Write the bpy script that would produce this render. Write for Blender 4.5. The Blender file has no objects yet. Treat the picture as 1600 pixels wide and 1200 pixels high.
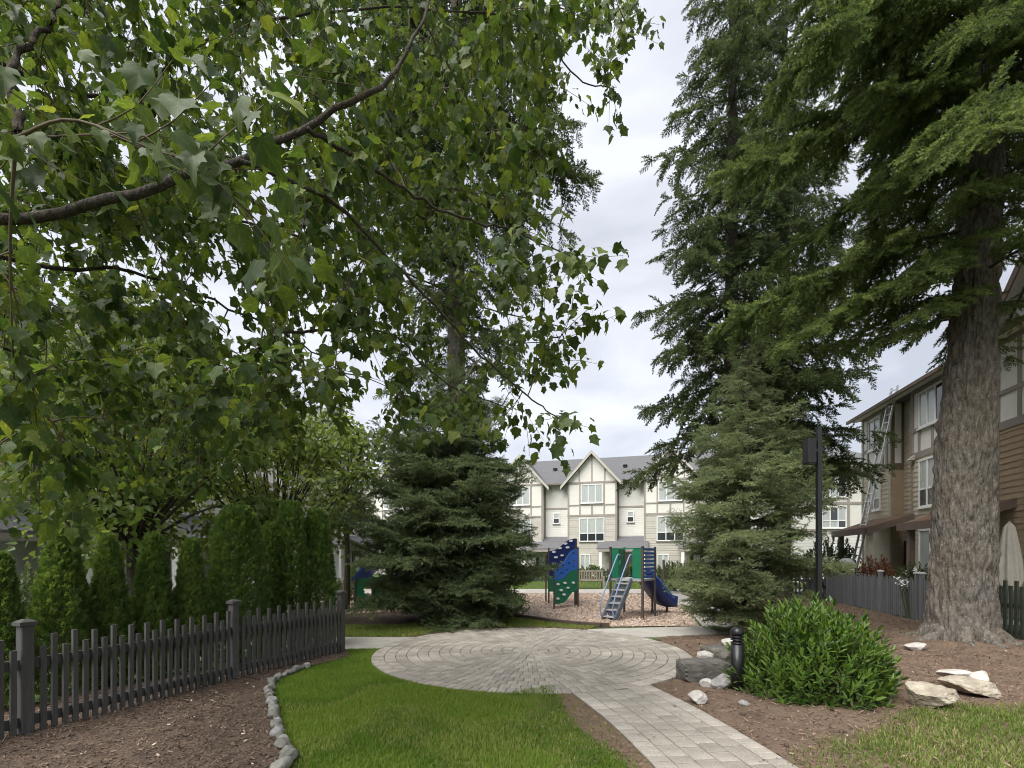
import bpy, bmesh, math, random
import numpy as np
from mathutils import Vector, Matrix

# ------------------------------------------------------------------ camera, sky, sun, exposure
SC = bpy.context.scene
COL = SC.collection
R = math.radians
F, HZ, CH = 755.0, 870.0, 1.6          # focal length in px of a 1600 px wide frame, horizon row, eye height

cam_d = bpy.data.cameras.new('camera')
cam = bpy.data.objects.new('camera', cam_d)
COL.objects.link(cam)
cam.location = (0, 0, CH)
cam.rotation_euler = (R(90), 0, 0)
cam_d.sensor_width = 36.0
cam_d.lens = 36.0 * F / 1600.0
cam_d.shift_y = (HZ - 600.0) / 1600.0
cam_d.clip_start = 0.05
cam_d.clip_end = 3000
SC.camera = cam

SUN_EL, SUN_AZ = 55.0, 224.0            # degrees; azimuth clockwise from +Y
world = bpy.data.worlds.new('World')
SC.world = world
world.use_nodes = True
wt = world.node_tree
wt.nodes.clear()
def wn(t, **k):
    n = wt.nodes.new(t)
    for a, b in k.items():
        setattr(n, a, b)
    return n
w_out = wn('ShaderNodeOutputWorld')
w_add = wn('ShaderNodeMixShader')
w_bg1 = wn('ShaderNodeBackground')
w_bg2 = wn('ShaderNodeBackground')
w_sky = wn('ShaderNodeTexSky', sky_type='NISHITA', sun_disc=False)
w_sky.sun_elevation = R(SUN_EL)
w_sky.sun_rotation = R(SUN_AZ)
w_bg1.inputs['Strength'].default_value = 0.06
w_tc = wn('ShaderNodeTexCoord')
w_map = wn('ShaderNodeMapping')
w_map.inputs['Scale'].default_value = (1.0, 1.0, 2.6)
w_no = wn('ShaderNodeTexNoise')
w_no.inputs['Scale'].default_value = 2.4
w_no.inputs['Detail'].default_value = 5
w_no.inputs['Roughness'].default_value = 0.5
w_no.inputs['Distortion'].default_value = 0.3
w_rp = wn('ShaderNodeValToRGB')
w_rp.color_ramp.elements[0].position = 0.36
w_rp.color_ramp.elements[0].color = (0.158, 0.164, 0.182, 1)
w_rp.color_ramp.elements[1].position = 0.64
w_rp.color_ramp.elements[1].color = (0.255, 0.262, 0.282, 1)
w_bg2.inputs['Strength'].default_value = 1.0
w_add.inputs[0].default_value = 0.90
L = wt.links.new
L(w_tc.outputs['Generated'], w_map.inputs['Vector'])
L(w_map.outputs['Vector'], w_no.inputs['Vector'])
L(w_no.outputs['Fac'], w_rp.inputs['Fac'])
L(w_rp.outputs['Color'], w_bg2.inputs['Color'])
L(w_sky.outputs['Color'], w_bg1.inputs['Color'])
L(w_bg1.outputs[0], w_add.inputs[1])
L(w_bg2.outputs[0], w_add.inputs[2])
L(w_add.outputs[0], w_out.inputs['Surface'])

sun_d = bpy.data.lights.new('sun', 'SUN')
sun_d.energy = 1.5
sun_d.angle = R(50)
sun_d.color = (1.0, 0.97, 0.92)
sun = bpy.data.objects.new('sun', sun_d)
COL.objects.link(sun)
sv = Vector((math.sin(R(SUN_AZ)) * math.cos(R(SUN_EL)), math.cos(R(SUN_AZ)) * math.cos(R(SUN_EL)), math.sin(R(SUN_EL))))
sun.rotation_euler = sv.to_track_quat('Z', 'Y').to_euler()
sun.location = sv * 40

SC.view_settings.view_transform = 'Standard'
SC.view_settings.look = 'None'
SC.view_settings.gamma = 1.0
SC.view_settings.use_curve_mapping = False
SC.view_settings.exposure = 2.05
SC.render.engine = 'CYCLES'
SC.cycles.max_bounces = 6
SC.cycles.diffuse_bounces = 3
SC.cycles.glossy_bounces = 2
SC.cycles.transmission_bounces = 3
SC.cycles.transparent_max_bounces = 6
SC.cycles.use_denoising = True
SC.cycles.use_adaptive_sampling = True
SC.cycles.adaptive_threshold = 0.02
SC.cycles.pixel_filter_type = 'BLACKMAN_HARRIS'
SC.cycles.filter_width = 1.05

# ------------------------------------------------------------------ small helpers
def P(px, py, d):                        # photo pixel at depth d
    return np.array([(px - 800.0) * d / F, d, CH - (py - HZ) * d / F])
def G(px, py):                           # photo pixel lying on the ground
    d = CH * F / (py - HZ)
    return np.array([(px - 800.0) * d / F, d])

def vnoise(p, seed=0):
    p = np.asarray(p, float)
    i = np.floor(p).astype(np.int64); f = p - i
    f = f * f * (3 - 2 * f)
    def h(a, b, c):
        n = (a * 73856093) ^ (b * 19349663) ^ (c * 83492791) ^ (seed * 2654435761)
        n = (n ^ (n >> 13)) * 1274126177 & 0x7fffffff
        n = (n ^ (n >> 16)) & 0xffff
        return n / 65535.0
    r = 0
    for dx in (0, 1):
        for dy in (0, 1):
            for dz in (0, 1):
                w = (f[:, 0] if dx else 1 - f[:, 0]) * (f[:, 1] if dy else 1 - f[:, 1]) * (f[:, 2] if dz else 1 - f[:, 2])
                r = r + w * h(i[:, 0] + dx, i[:, 1] + dy, i[:, 2] + dz)
    return r
def fbm(p, o=4, seed=0):
    p = np.asarray(p, float); a, s, t = 1.0, 0, 0
    for k in range(o):
        s = s + a * vnoise(p * 2 ** k, seed + k); t += a; a *= 0.5
    return s / t

def norm(v):
    return v / np.maximum(np.linalg.norm(v, axis=-1, keepdims=True), 1e-9)

def link(name, me, parent=None, loc=None):
    o = bpy.data.objects.new(name, me)
    COL.objects.link(o)
    if loc is not None:
        o.location = tuple(loc)
    if parent is not None:
        o.parent = parent
    return o

def tag(o, label=None, cat=None, group=None, kind=None):
    if label: o['label'] = label
    if cat: o['category'] = cat
    if group: o['group'] = group
    if kind: o['kind'] = kind
    return o

def empty(name, loc, label=None, cat=None, group=None):
    o = link(name, None, None, loc)
    o.empty_display_size = 0.1
    return tag(o, label, cat, group)

def mesh_arrays(name, V, T, mat, rnd=None, smooth=False):
    V = np.ascontiguousarray(V, np.float32); T = np.ascontiguousarray(T, np.int32)
    k = T.shape[1]
    me = bpy.data.meshes.new(name)
    me.vertices.add(len(V)); me.vertices.foreach_set('co', V.ravel())
    me.loops.add(T.size); me.loops.foreach_set('vertex_index', T.ravel())
    me.polygons.add(len(T))
    me.polygons.foreach_set('loop_start', np.arange(0, T.size, k, dtype=np.int32))
    me.polygons.foreach_set('use_smooth', np.full(len(T), smooth))
    me.update(calc_edges=True)
    if rnd is not None:
        a = me.attributes.new('rnd', 'FLOAT', 'POINT')
        a.data.foreach_set('value', np.ascontiguousarray(rnd, np.float32))
    me.materials.append(mat)
    return me

def scatter_mesh(name, tv, tt, loc, ydir, zdir, scale, mat, rnd=None, smooth=False):
    """many copies of a small template, joined: template y runs along ydir, template z near zdir"""
    loc = np.asarray(loc, float); y = norm(np.asarray(ydir, float)); z = np.asarray(zdir, float)
    x = norm(np.cross(y, z)); z = np.cross(x, y)
    s = np.asarray(scale, float)
    if s.ndim == 1: s = np.repeat(s[:, None], 3, 1)
    V = (loc[:, None, :] + tv[None, :, 0, None] * (x * s[:, :1])[:, None, :]
         + tv[None, :, 1, None] * (y * s[:, 1:2])[:, None, :] + tv[None, :, 2, None] * (z * s[:, 2:3])[:, None, :])
    n, m = len(loc), len(tv)
    T = (tt[None] + (np.arange(n) * m)[:, None, None]).reshape(-1, tt.shape[1])
    rr = np.repeat(np.random.default_rng(n).random(n) if rnd is None else rnd, m)
    return mesh_arrays(name, V.reshape(-1, 3), T, mat, rr, smooth)

class MB:
    def __init__(self): self.v = []; self.f = []
    def quad(self, a, b, c, d):
        n = len(self.v); self.v += [tuple(a), tuple(b), tuple(c), tuple(d)]; self.f.append((n, n + 1, n + 2, n + 3)); return self
    def poly(self, pts):
        n = len(self.v); self.v += [tuple(p) for p in pts]; self.f.append(tuple(range(n, n + len(pts)))); return self
    def hexa(self, p):                   # 8 points: bottom 4 ccw, top 4 ccw
        n = len(self.v); self.v += [tuple(q) for q in p]
        self.f += [(n + 3, n + 2, n + 1, n), (n + 4, n + 5, n + 6, n + 7)]
        for i in range(4):
            j = (i + 1) % 4
            self.f.append((n + i, n + j, n + 4 + j, n + 4 + i))
        return self
    def box(self, x0, x1, y0, y1, z0, z1):
        return self.hexa([(x0, y0, z0), (x1, y0, z0), (x1, y1, z0), (x0, y1, z0), (x0, y0, z1), (x1, y0, z1), (x1, y1, z1), (x0, y1, z1)])
    def prism(self, pts, vec):           # extrude a polygon (any plane) along vec
        n = len(self.v); k = len(pts); vec = np.asarray(vec, float)
        self.v += [tuple(p) for p in pts] + [tuple(np.asarray(p, float) + vec) for p in pts]
        self.f += [tuple(range(n + k - 1, n - 1, -1)), tuple(range(n + k, n + 2 * k))]
        for i in range(k):
            j = (i + 1) % k
            self.f.append((n + i, n + j, n + k + j, n + k + i))
        return self
    def bar(self, a, b, w, h, up=(0, 0, 1)):   # rectangular bar from a to b
        a = np.asarray(a, float); b = np.asarray(b, float); d = norm(b - a)
        s = np.cross(d, up)
        if np.linalg.norm(s) < 1e-4: s = np.cross(d, (0, 1, 0))
        s = norm(s); u = np.cross(s, d)
        c = [(-1, -1), (1, -1), (1, 1), (-1, 1)]
        return self.hexa([a + s * w / 2 * i + u * h / 2 * j for i, j in c] + [b + s * w / 2 * i + u * h / 2 * j for i, j in c])
    def tube(self, pts, rad, n=8, caps=True):
        pts = np.asarray(pts, float); rad = np.broadcast_to(np.asarray(rad, float), (len(pts),))
        tan = norm(np.gradient(pts, axis=0)); ref = np.array([0.13, 0.21, 0.97])
        if abs(tan[0] @ ref) > 0.9: ref = np.array([0.9, 0.3, 0.1])
        base = len(self.v)
        for p, t, r in zip(pts, tan, rad):
            s = norm(np.cross(t, ref)); u = np.cross(s, t)
            for k in range(n):
                a = 2 * math.pi * k / n
                self.v.append(tuple(p + r * (math.cos(a) * s + math.sin(a) * u)))
        for i in range(len(pts) - 1):
            for k in range(n):
                k2 = (k + 1) % n
                self.f.append((base + i * n + k, base + (i + 1) * n + k, base + (i + 1) * n + k2, base + i * n + k2))
        if caps:
            self.f.append(tuple(base + k for k in range(n)))
            self.f.append(tuple(base + (len(pts) - 1) * n + k for k in range(n - 1, -1, -1)))
        return self
    def lathe(self, c, prof, n=24):      # prof: list of (r, z)
        base = len(self.v); m = len(prof)
        for r, z in prof:
            for k in range(n):
                a = 2 * math.pi * k / n
                self.v.append((c[0] + r * math.cos(a), c[1] + r * math.sin(a), c[2] + z))
        for i in range(m - 1):
            for k in range(n):
                k2 = (k + 1) % n
                self.f.append((base + i * n + k, base + i * n + k2, base + (i + 1) * n + k2, base + (i + 1) * n + k))
        self.f.append(tuple(base + k for k in range(n - 1, -1, -1)))
        self.f.append(tuple(base + (m - 1) * n + k for k in range(n)))
        return self
    def mesh(self, name, mat, off=(0, 0, 0), smooth=False):
        me = bpy.data.meshes.new(name)
        o = np.asarray(off, float)
        me.from_pydata([tuple(np.asarray(v) - o) for v in self.v], [], self.f)
        me.materials.append(mat)
        if smooth: me.polygons.foreach_set('use_smooth', np.ones(len(me.polygons), bool))
        me.update()
        return me
    def build(self, name, mat, parent=None, off=None, smooth=False, bevel=0):
        if off is None:
            off = (0, 0, 0)
            if parent is not None:
                q = parent; off = np.zeros(3)
                while q is not None:
                    off = off + np.array(q.location); q = q.parent
        o = link(name, self.mesh(name, mat, off, smooth), parent)
        if bevel:
            b = o.modifiers.new('bevel', 'BEVEL'); b.width = bevel; b.segments = 2; b.limit_method = 'ANGLE'
        return o

def inpoly(pts, poly):
    x, y = pts[:, 0], pts[:, 1]; ins = np.zeros(len(pts), bool); n = len(poly)
    for i in range(n):
        x0, y0 = poly[i]; x1, y1 = poly[(i + 1) % n]
        c = (y0 > y) != (y1 > y)
        with np.errstate(divide='ignore', invalid='ignore'):
            xi = (x1 - x0) * (y - y0) / (y1 - y0 + 1e-12) + x0
        ins ^= c & (x < xi)
    return ins

def smooth_curve(pts, n):                # Catmull-Rom through points
    pts = np.asarray(pts, float)
    p = np.vstack([2 * pts[0] - pts[1], pts, 2 * pts[-1] - pts[-2]])
    out = []
    ts = np.linspace(0, len(pts) - 1 - 1e-6, n)
    for t in ts:
        i = int(t); f = t - i
        a, b, c, d = p[i], p[i + 1], p[i + 2], p[i + 3]
        out.append(0.5 * ((2 * b) + (c - a) * f + (2 * a - 5 * b + 4 * c - d) * f * f + (3 * b - a - 3 * c + d) * f ** 3))
    return np.array(out)

# ------------------------------------------------------------------ materials
def new_mat(name):
    m = bpy.data.materials.new(name); m.use_nodes = True
    nt = m.node_tree; b = nt.nodes['Principled BSDF']
    return m, nt, b

def mat(name, col, rough=0.7, var=0.0, scale=8.0, col2=None, bump=0.0, bscale=None, metal=0.0, spec=0.4, stretch=None, detail=5, objvar=0.0, attrvar=0.0, coord='Object', stain=0.0):
    m, nt, b = new_mat(name)
    N = nt.nodes.new; K = nt.links.new
    b.inputs['Roughness'].default_value = rough
    b.inputs['Metallic'].default_value = metal
    b.inputs['Specular IOR Level'].default_value = spec
    tc = N('ShaderNodeTexCoord'); mp = N('ShaderNodeMapping')
    if stretch: mp.inputs['Scale'].default_value = stretch
    K(tc.outputs[coord], mp.inputs['Vector'])
    no = N('ShaderNodeTexNoise'); no.inputs['Scale'].default_value = scale; no.inputs['Detail'].default_value = detail; no.inputs['Roughness'].default_value = 0.62
    K(mp.outputs['Vector'], no.inputs['Vector'])
    if col2 is None:
        col2 = tuple(c * (1 - var) for c in col); c1 = tuple(min(1, c * (1 + var)) for c in col)
    else:
        c1 = col
    rp = N('ShaderNodeValToRGB')
    rp.color_ramp.elements[0].position = 0.32; rp.color_ramp.elements[0].color = (*col2, 1)
    rp.color_ramp.elements[1].position = 0.68; rp.color_ramp.elements[1].color = (*c1, 1)
    K(no.outputs['Fac'], rp.inputs['Fac'])
    last = rp.outputs['Color']
    if objvar or attrvar:
        oi = N('ShaderNodeObjectInfo'); at = N('ShaderNodeAttribute'); at.attribute_name = 'rnd'
        ad = N('ShaderNodeMath'); ad.operation = 'ADD'; fr = N('ShaderNodeMath'); fr.operation = 'FRACT'
        K(oi.outputs['Random'], ad.inputs[0]); K(at.outputs['Fac'], ad.inputs[1]); K(ad.outputs[0], fr.inputs[0])
        mr = N('ShaderNodeMapRange'); v = objvar or attrvar
        mr.inputs['To Min'].default_value = 1 - v; mr.inputs['To Max'].default_value = 1 + v
        K(fr.outputs[0], mr.inputs['Value'])
        hs = N('ShaderNodeHueSaturation'); K(mr.outputs['Result'], hs.inputs['Value']); K(last, hs.inputs['Color'])
        last = hs.outputs['Color']
    if stain:
        ge = N('ShaderNodeNewGeometry'); sn = N('ShaderNodeTexNoise'); sn.inputs['Scale'].default_value = 1.1; sn.inputs['Detail'].default_value = 8; sn.inputs['Roughness'].default_value = .68
        K(ge.outputs['Position'], sn.inputs['Vector'])
        sr = N('ShaderNodeMapRange'); sr.inputs['From Min'].default_value = .36; sr.inputs['From Max'].default_value = .64; sr.inputs['To Min'].default_value = 1 - stain; sr.inputs['To Max'].default_value = 1 + stain * .5
        K(sn.outputs['Fac'], sr.inputs['Value'])
        s2 = N('ShaderNodeTexNoise'); s2.inputs['Scale'].default_value = 60; s2.inputs['Detail'].default_value = 4; K(ge.outputs['Position'], s2.inputs['Vector'])
        r2 = N('ShaderNodeMapRange'); r2.inputs['From Min'].default_value = .3; r2.inputs['From Max'].default_value = .7; r2.inputs['To Min'].default_value = .82; r2.inputs['To Max'].default_value = 1.15
        K(s2.outputs['Fac'], r2.inputs['Value'])
        mu = N('ShaderNodeMath'); mu.operation = 'MULTIPLY'; K(sr.outputs['Result'], mu.inputs[0]); K(r2.outputs['Result'], mu.inputs[1])
        h2 = N('ShaderNodeHueSaturation'); K(mu.outputs[0], h2.inputs['Value']); K(last, h2.inputs['Color'])
        last = h2.outputs['Color']
    K(last, b.inputs['Base Color'])
    if bump:
        n2 = N('ShaderNodeTexNoise'); n2.inputs['Scale'].default_value = bscale or scale * 4; n2.inputs['Detail'].default_value = 6
        K(mp.outputs['Vector'], n2.inputs['Vector'])
        bp = N('ShaderNodeBump'); bp.inputs['Strength'].default_value = bump; bp.inputs['Distance'].default_value = 0.03
        K(n2.outputs['Fac'], bp.inputs['Height']); K(bp.outputs['Normal'], b.inputs['Normal'])
    return m

def leaf_mat(name, c1, c2, trans=0.35, rough=0.45, spec=0.35, c3=None):
    m, nt, b = new_mat(name)
    N = nt.nodes.new; K = nt.links.new
    oi = N('ShaderNodeObjectInfo'); at = N('ShaderNodeAttribute'); at.attribute_name = 'rnd'
    ad = N('ShaderNodeMath'); ad.operation = 'ADD'; fr = N('ShaderNodeMath'); fr.operation = 'FRACT'
    K(oi.outputs['Random'], ad.inputs[0]); K(at.outputs['Fac'], ad.inputs[1]); K(ad.outputs[0], fr.inputs[0])
    rp = N('ShaderNodeValToRGB')
    rp.color_ramp.elements[0].color = (*c1, 1); rp.color_ramp.elements[1].color = (*c2, 1)
    if c3:
        rp.color_ramp.elements[1].position = 0.86
        e = rp.color_ramp.elements.new(1.0); e.color = (*c3, 1)
    K(fr.outputs[0], rp.inputs['Fac'])
    K(rp.outputs['Color'], b.inputs['Base Color'])
    b.inputs['Roughness'].default_value = rough
    b.inputs['Specular IOR Level'].default_value = spec
    tr = N('ShaderNodeBsdfTranslucent')
    hs = N('ShaderNodeHueSaturation'); hs.inputs['Hue'].default_value = 0.485; hs.inputs['Saturation'].default_value = 1.15; hs.inputs['Value'].default_value = 1.5
    K(rp.outputs['Color'], hs.inputs['Color']); K(hs.outputs['Color'], tr.inputs['Color'])
    mx = N('ShaderNodeMixShader'); mx.inputs[0].default_value = trans
    K(b.outputs[0], mx.inputs[1]); K(tr.outputs[0], mx.inputs[2])
    K(mx.outputs[0], nt.nodes['Material Output'].inputs['Surface'])
    return m

def bark_mat(name, c1, c2, scale=6):
    m = mat(name, c1, 0.9, col2=c2, scale=scale * 3.2, bump=1.0, bscale=scale * 7, stretch=(1, 1, 0.4), spec=0.15, detail=9)
    nt = m.node_tree; b = nt.nodes['Principled BSDF']; N = nt.nodes.new; K = nt.links.new
    src = b.inputs['Base Color'].links[0].from_socket
    tc = N('ShaderNodeTexCoord'); n1 = N('ShaderNodeTexNoise'); n1.inputs['Scale'].default_value = 1.3; n1.inputs['Detail'].default_value = 6
    K(tc.outputs['Object'], n1.inputs['Vector'])
    mr = N('ShaderNodeMapRange'); mr.inputs['From Min'].default_value = .35; mr.inputs['From Max'].default_value = .65; mr.inputs['To Min'].default_value = .75; mr.inputs['To Max'].default_value = 1.25
    hs = N('ShaderNodeHueSaturation'); K(n1.outputs['Fac'], mr.inputs['Value']); K(mr.outputs['Result'], hs.inputs['Saturation']); K(src, hs.inputs['Color'])
    n2 = N('ShaderNodeTexNoise'); n2.inputs['Scale'].default_value = 45; n2.inputs['Detail'].default_value = 3
    K(tc.outputs['Object'], n2.inputs['Vector'])
    m2 = N('ShaderNodeMapRange'); m2.inputs['From Min'].default_value = .62; m2.inputs['From Max'].default_value = .72; K(n2.outputs['Fac'], m2.inputs['Value'])
    mx = N('ShaderNodeMix'); mx.data_type = 'RGBA'; K(m2.outputs['Result'], mx.inputs['Factor']); K(hs.outputs['Color'], mx.inputs['A']); mx.inputs['B'].default_value = (*[min(1, c * 1.7) for c in c1], 1)
    K(mx.outputs['Result'], b.inputs['Base Color'])
    return m

def glass_mat(name, col=(0.03, 0.035, 0.04), rough=0.06):
    m, nt, b = new_mat(name)
    b.inputs['Base Color'].default_value = (*col, 1); b.inputs['Roughness'].default_value = rough; b.inputs['Specular IOR Level'].default_value = 0.8
    return m

M = {}
M['ground'] = mat('soil_and_turf', (0.075, 0.115, 0.035), 0.95, col2=(0.05, 0.075, 0.025), scale=1.5, bump=0.3, spec=0.1)
M['lawn'] = mat('lawn_thatch', (0.085, 0.135, 0.025), 0.95, col2=(0.11, 0.10, 0.045), scale=2.2, bump=0.5, bscale=60, spec=0.1)
M['bare'] = mat('bare_soil', (0.20, 0.145, 0.10), 0.95, col2=(0.13, 0.095, 0.065), scale=5, bump=0.6, bscale=45, spec=0.1)
M['mulch'] = mat('brown_mulch', (0.145, 0.106, 0.08), 0.95, col2=(0.08, 0.059, 0.047), scale=7, bump=0.9, bscale=55, spec=0.1)
M['redmulch'] = mat('reddish_needle_mulch', (0.205, 0.145, 0.105), 0.95, col2=(0.13, 0.094, 0.07), scale=3.5, bump=0.8, bscale=60, spec=0.1)
M['chips'] = mat('wood_chips', (0.54, 0.435, 0.36), 0.95, col2=(0.40, 0.30, 0.235), scale=14, bump=0.9, bscale=40, spec=0.1)
M['bit'] = mat('mulch_bits', (0.17, 0.123, 0.09), 0.9, col2=(0.10, 0.074, 0.057), scale=30, attrvar=0.55, spec=0.15)
M['redbit'] = mat('red_mulch_bits', (0.24, 0.162, 0.112), 0.9, col2=(0.15, 0.11, 0.083), scale=30, attrvar=0.6, spec=0.15)
M['chipbit'] = mat('wood_chip_bits', (0.58, 0.47, 0.385), 0.9, col2=(0.44, 0.335, 0.265), scale=9, attrvar=0.35, spec=0.15)
M['concrete'] = mat('concrete', (0.40, 0.375, 0.335), 0.85, var=0.10, scale=3, bump=0.15, bscale=80, stain=.15)
M['joint'] = mat('joint_sand', (0.085, 0.075, 0.06), 0.95, var=0.3, scale=10)
M['paver'] = mat('grey_pavers', (0.39, 0.36, 0.31), 0.85, col2=(0.29, 0.26, 0.22), scale=3.0, bump=0.35, bscale=120, objvar=0.16, spec=0.25, stain=.22)
M['paver_b'] = mat('border_pavers', (0.43, 0.395, 0.345), 0.85, col2=(0.35, 0.315, 0.27), scale=2.5, bump=0.35, bscale=120, objvar=0.14, spec=0.25, stain=.2)
M['fence'] = mat('grey_painted_wood', (0.090, 0.088, 0.084), 0.65, col2=(0.055, 0.054, 0.052), scale=5, stretch=(1, 1, 0.12), bump=0.25, bscale=40, objvar=0.14)
M['fence_r'] = mat('weathered_grey_wood', (0.17, 0.175, 0.185), 0.5, col2=(0.12, 0.12, 0.125), scale=4, stretch=(1, 1, 0.15), objvar=0.15)
M['fence_d'] = mat('dark_green_wood', (0.045, 0.055, 0.04), 0.7, var=0.3, scale=4)
M['capw'] = mat('pale_post_cap', (0.55, 0.56, 0.58), 0.5, var=0.1)
M['black'] = mat('black_metal', (0.012, 0.012, 0.013), 0.35, var=0.2, spec=0.5)
M['blackrough'] = mat('black_plastic', (0.016, 0.016, 0.017), 0.55, var=0.2)
M['rock_g'] = mat('grey_rock', (0.36, 0.35, 0.33), 0.85, col2=(0.19, 0.185, 0.18), scale=5, bump=0.7, bscale=18, objvar=0.2)
M['edging'] = mat('edging_stone', (0.23, 0.225, 0.20), 0.85, col2=(0.12, 0.12, 0.105), scale=7, bump=0.6, bscale=20, objvar=0.3)
M['rock_w'] = mat('pale_rock', (0.60, 0.57, 0.52), 0.8, col2=(0.36, 0.33, 0.30), scale=6, bump=0.6, bscale=20, objvar=0.12)
M['rock_d'] = mat('slate_block', (0.19, 0.18, 0.155), 0.9, col2=(0.08, 0.075, 0.066), scale=5, bump=0.9, bscale=9, stretch=(1.0, 1.0, 1.6))
M['rock_t'] = mat('tan_rock', (0.48, 0.43, 0.34), 0.85, col2=(0.24, 0.20, 0.15), scale=7, bump=1.0, bscale=16, stretch=(1, 1, 2))
M['roof'] = mat('asphalt_shingles', (0.12, 0.119, 0.124), 0.9, var=0.22, scale=9, bump=0.3, bscale=30)
M['roof_b'] = mat('brown_shingles', (0.16, 0.10, 0.065), 0.9, var=0.3, scale=12, bump=0.3)
M['cream'] = mat('cream_stucco', (0.70, 0.685, 0.625), 0.85, var=0.04, scale=3)
M['cream_s'] = mat('cream_siding', (0.64, 0.63, 0.58), 0.8, var=0.05, scale=2)
M['tan_s'] = mat('tan_siding', (0.48, 0.455, 0.395), 0.8, var=0.06, scale=2)
M['brown_s'] = mat('brown_siding', (0.37, 0.28, 0.19), 0.75, var=0.12, scale=2, objvar=0.06)
M['khaki_s'] = mat('khaki_siding', (0.56, 0.50, 0.385), 0.75, var=0.08, scale=2, objvar=0.05)
M['trim'] = mat('taupe_trim', (0.31, 0.275, 0.245), 0.75, var=0.08, scale=2)
M['trim_d'] = mat('brown_trim', (0.16, 0.12, 0.095), 0.7, var=0.1, scale=2)
M['trim_l'] = mat('rake_board', (0.46, 0.44, 0.38), 0.75, var=0.05, scale=2)
M['vinyl'] = mat('white_vinyl', (0.80, 0.80, 0.78), 0.45, var=0.02)
M['glass'] = glass_mat('window_glass')
M['curtain'] = mat('curtained_glass', (0.42, 0.45, 0.43), 0.15, var=0.12, scale=3, stretch=(6, 6, 0.4), spec=0.8)
M['door'] = mat('dark_door', (0.035, 0.028, 0.024), 0.5, var=0.2)
M['panel_w'] = mat('white_panel', (0.82, 0.80, 0.75), 0.8, var=0.03, scale=3)
M['soffit'] = mat('soffit_boards', (0.62, 0.60, 0.54), 0.8, var=0.05)
M['alu'] = mat('aluminium', (0.72, 0.73, 0.75), 0.35, var=0.06, metal=0.6)
M['steel_post'] = mat('brown_steel_post', (0.075, 0.058, 0.05), 0.5, var=0.15)
M['navy'] = mat('navy_plastic', (0.012, 0.026, 0.115), 0.4, var=0.1)
M['blue'] = mat('blue_plastic', (0.03, 0.115, 0.42), 0.4, var=0.08)
M['green'] = mat('green_plastic', (0.016, 0.145, 0.075), 0.4, var=0.1)
M['pale_blue'] = mat('pale_blue_rail', (0.22, 0.28, 0.46), 0.4, var=0.05)
M['tread'] = mat('grey_tread', (0.11, 0.13, 0.155), 0.6, var=0.1)
M['hole'] = mat('white_hold', (0.7, 0.71, 0.73), 0.5, var=0.03)
M['timber'] = mat('dark_timber', (0.085, 0.06, 0.045), 0.85, var=0.3, scale=6, bump=0.3)
M['bench'] = mat('weathered_bench', (0.30, 0.27, 0.21), 0.8, var=0.2, scale=6)
M['canvas'] = mat('beige_canvas', (0.58, 0.53, 0.46), 0.9, var=0.08, scale=5)
M['white_c'] = mat('white_cover', (0.62, 0.63, 0.66), 0.7, var=0.15, scale=6)
M['petal'] = mat('white_petals', (0.82, 0.82, 0.80), 0.6, var=0.03)
M['bark_fir'] = bark_mat('fir_bark', (0.205, 0.182, 0.152), (0.06, 0.051, 0.042), 5)
M['bark_dark'] = bark_mat('dark_bark', (0.10, 0.085, 0.07), (0.045, 0.037, 0.03), 7)
M['bark_maple'] = bark_mat('maple_bark', (0.085, 0.07, 0.055), (0.04, 0.033, 0.027), 10)
M['twig'] = mat('maple_twig', (0.10, 0.075, 0.045), 0.8, var=0.3, scale=10)
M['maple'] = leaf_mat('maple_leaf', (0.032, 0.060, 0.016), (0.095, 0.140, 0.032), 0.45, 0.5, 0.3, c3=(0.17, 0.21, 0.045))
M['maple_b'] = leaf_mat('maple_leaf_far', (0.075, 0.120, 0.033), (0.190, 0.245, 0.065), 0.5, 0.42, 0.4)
M['privet'] = leaf_mat('privet_leaf', (0.05, 0.08, 0.03), (0.14, 0.18, 0.07), 0.3, 0.35, 0.5)
M['fir'] = leaf_mat('fir_needles', (0.048, 0.080, 0.026), (0.165, 0.215, 0.068), 0.4, 0.55, 0.3)
M['fir_far'] = leaf_mat('far_fir_needles', (0.038, 0.060, 0.024), (0.105, 0.138, 0.050), 0.32, 0.6, 0.25)
M['spruce'] = leaf_mat('spruce_needles', (0.060, 0.088, 0.040), (0.135, 0.172, 0.072), 0.28, 0.5, 0.3)
M['bluespruce'] = leaf_mat('blue_green_spruce_needles', (0.110, 0.145, 0.070), (0.235, 0.275, 0.130), 0.3, 0.5, 0.3)
M['thuja'] = leaf_mat('thuja_sprays', (0.055, 0.105, 0.026), (0.155, 0.225, 0.060), 0.38, 0.5, 0.3)
M['laurel'] = leaf_mat('laurel_leaf', (0.030, 0.075, 0.013), (0.130, 0.215, 0.036), 0.3, 0.38, 0.45)
M['redbush'] = leaf_mat('rust_leaf', (0.16, 0.085, 0.05), (0.30, 0.17, 0.10), 0.3, 0.6, 0.2)
M['bush'] = leaf_mat('bush_leaf', (0.04, 0.075, 0.022), (0.11, 0.15, 0.045), 0.25, 0.45, 0.4)
M['grass'] = leaf_mat('grass_blade', (0.090, 0.170, 0.024), (0.200, 0.285, 0.050), 0.42, 0.55, 0.2, c3=(0.36, 0.33, 0.15))
M['grass_dry'] = leaf_mat('dry_grass_blade', (0.10, 0.17, 0.03), (0.225, 0.27, 0.07), 0.4, 0.5, 0.25, c3=(0.36, 0.33, 0.15))

# ------------------------------------------------------------------ the ground
rng = np.random.default_rng(7)
random.seed(7)

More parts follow.
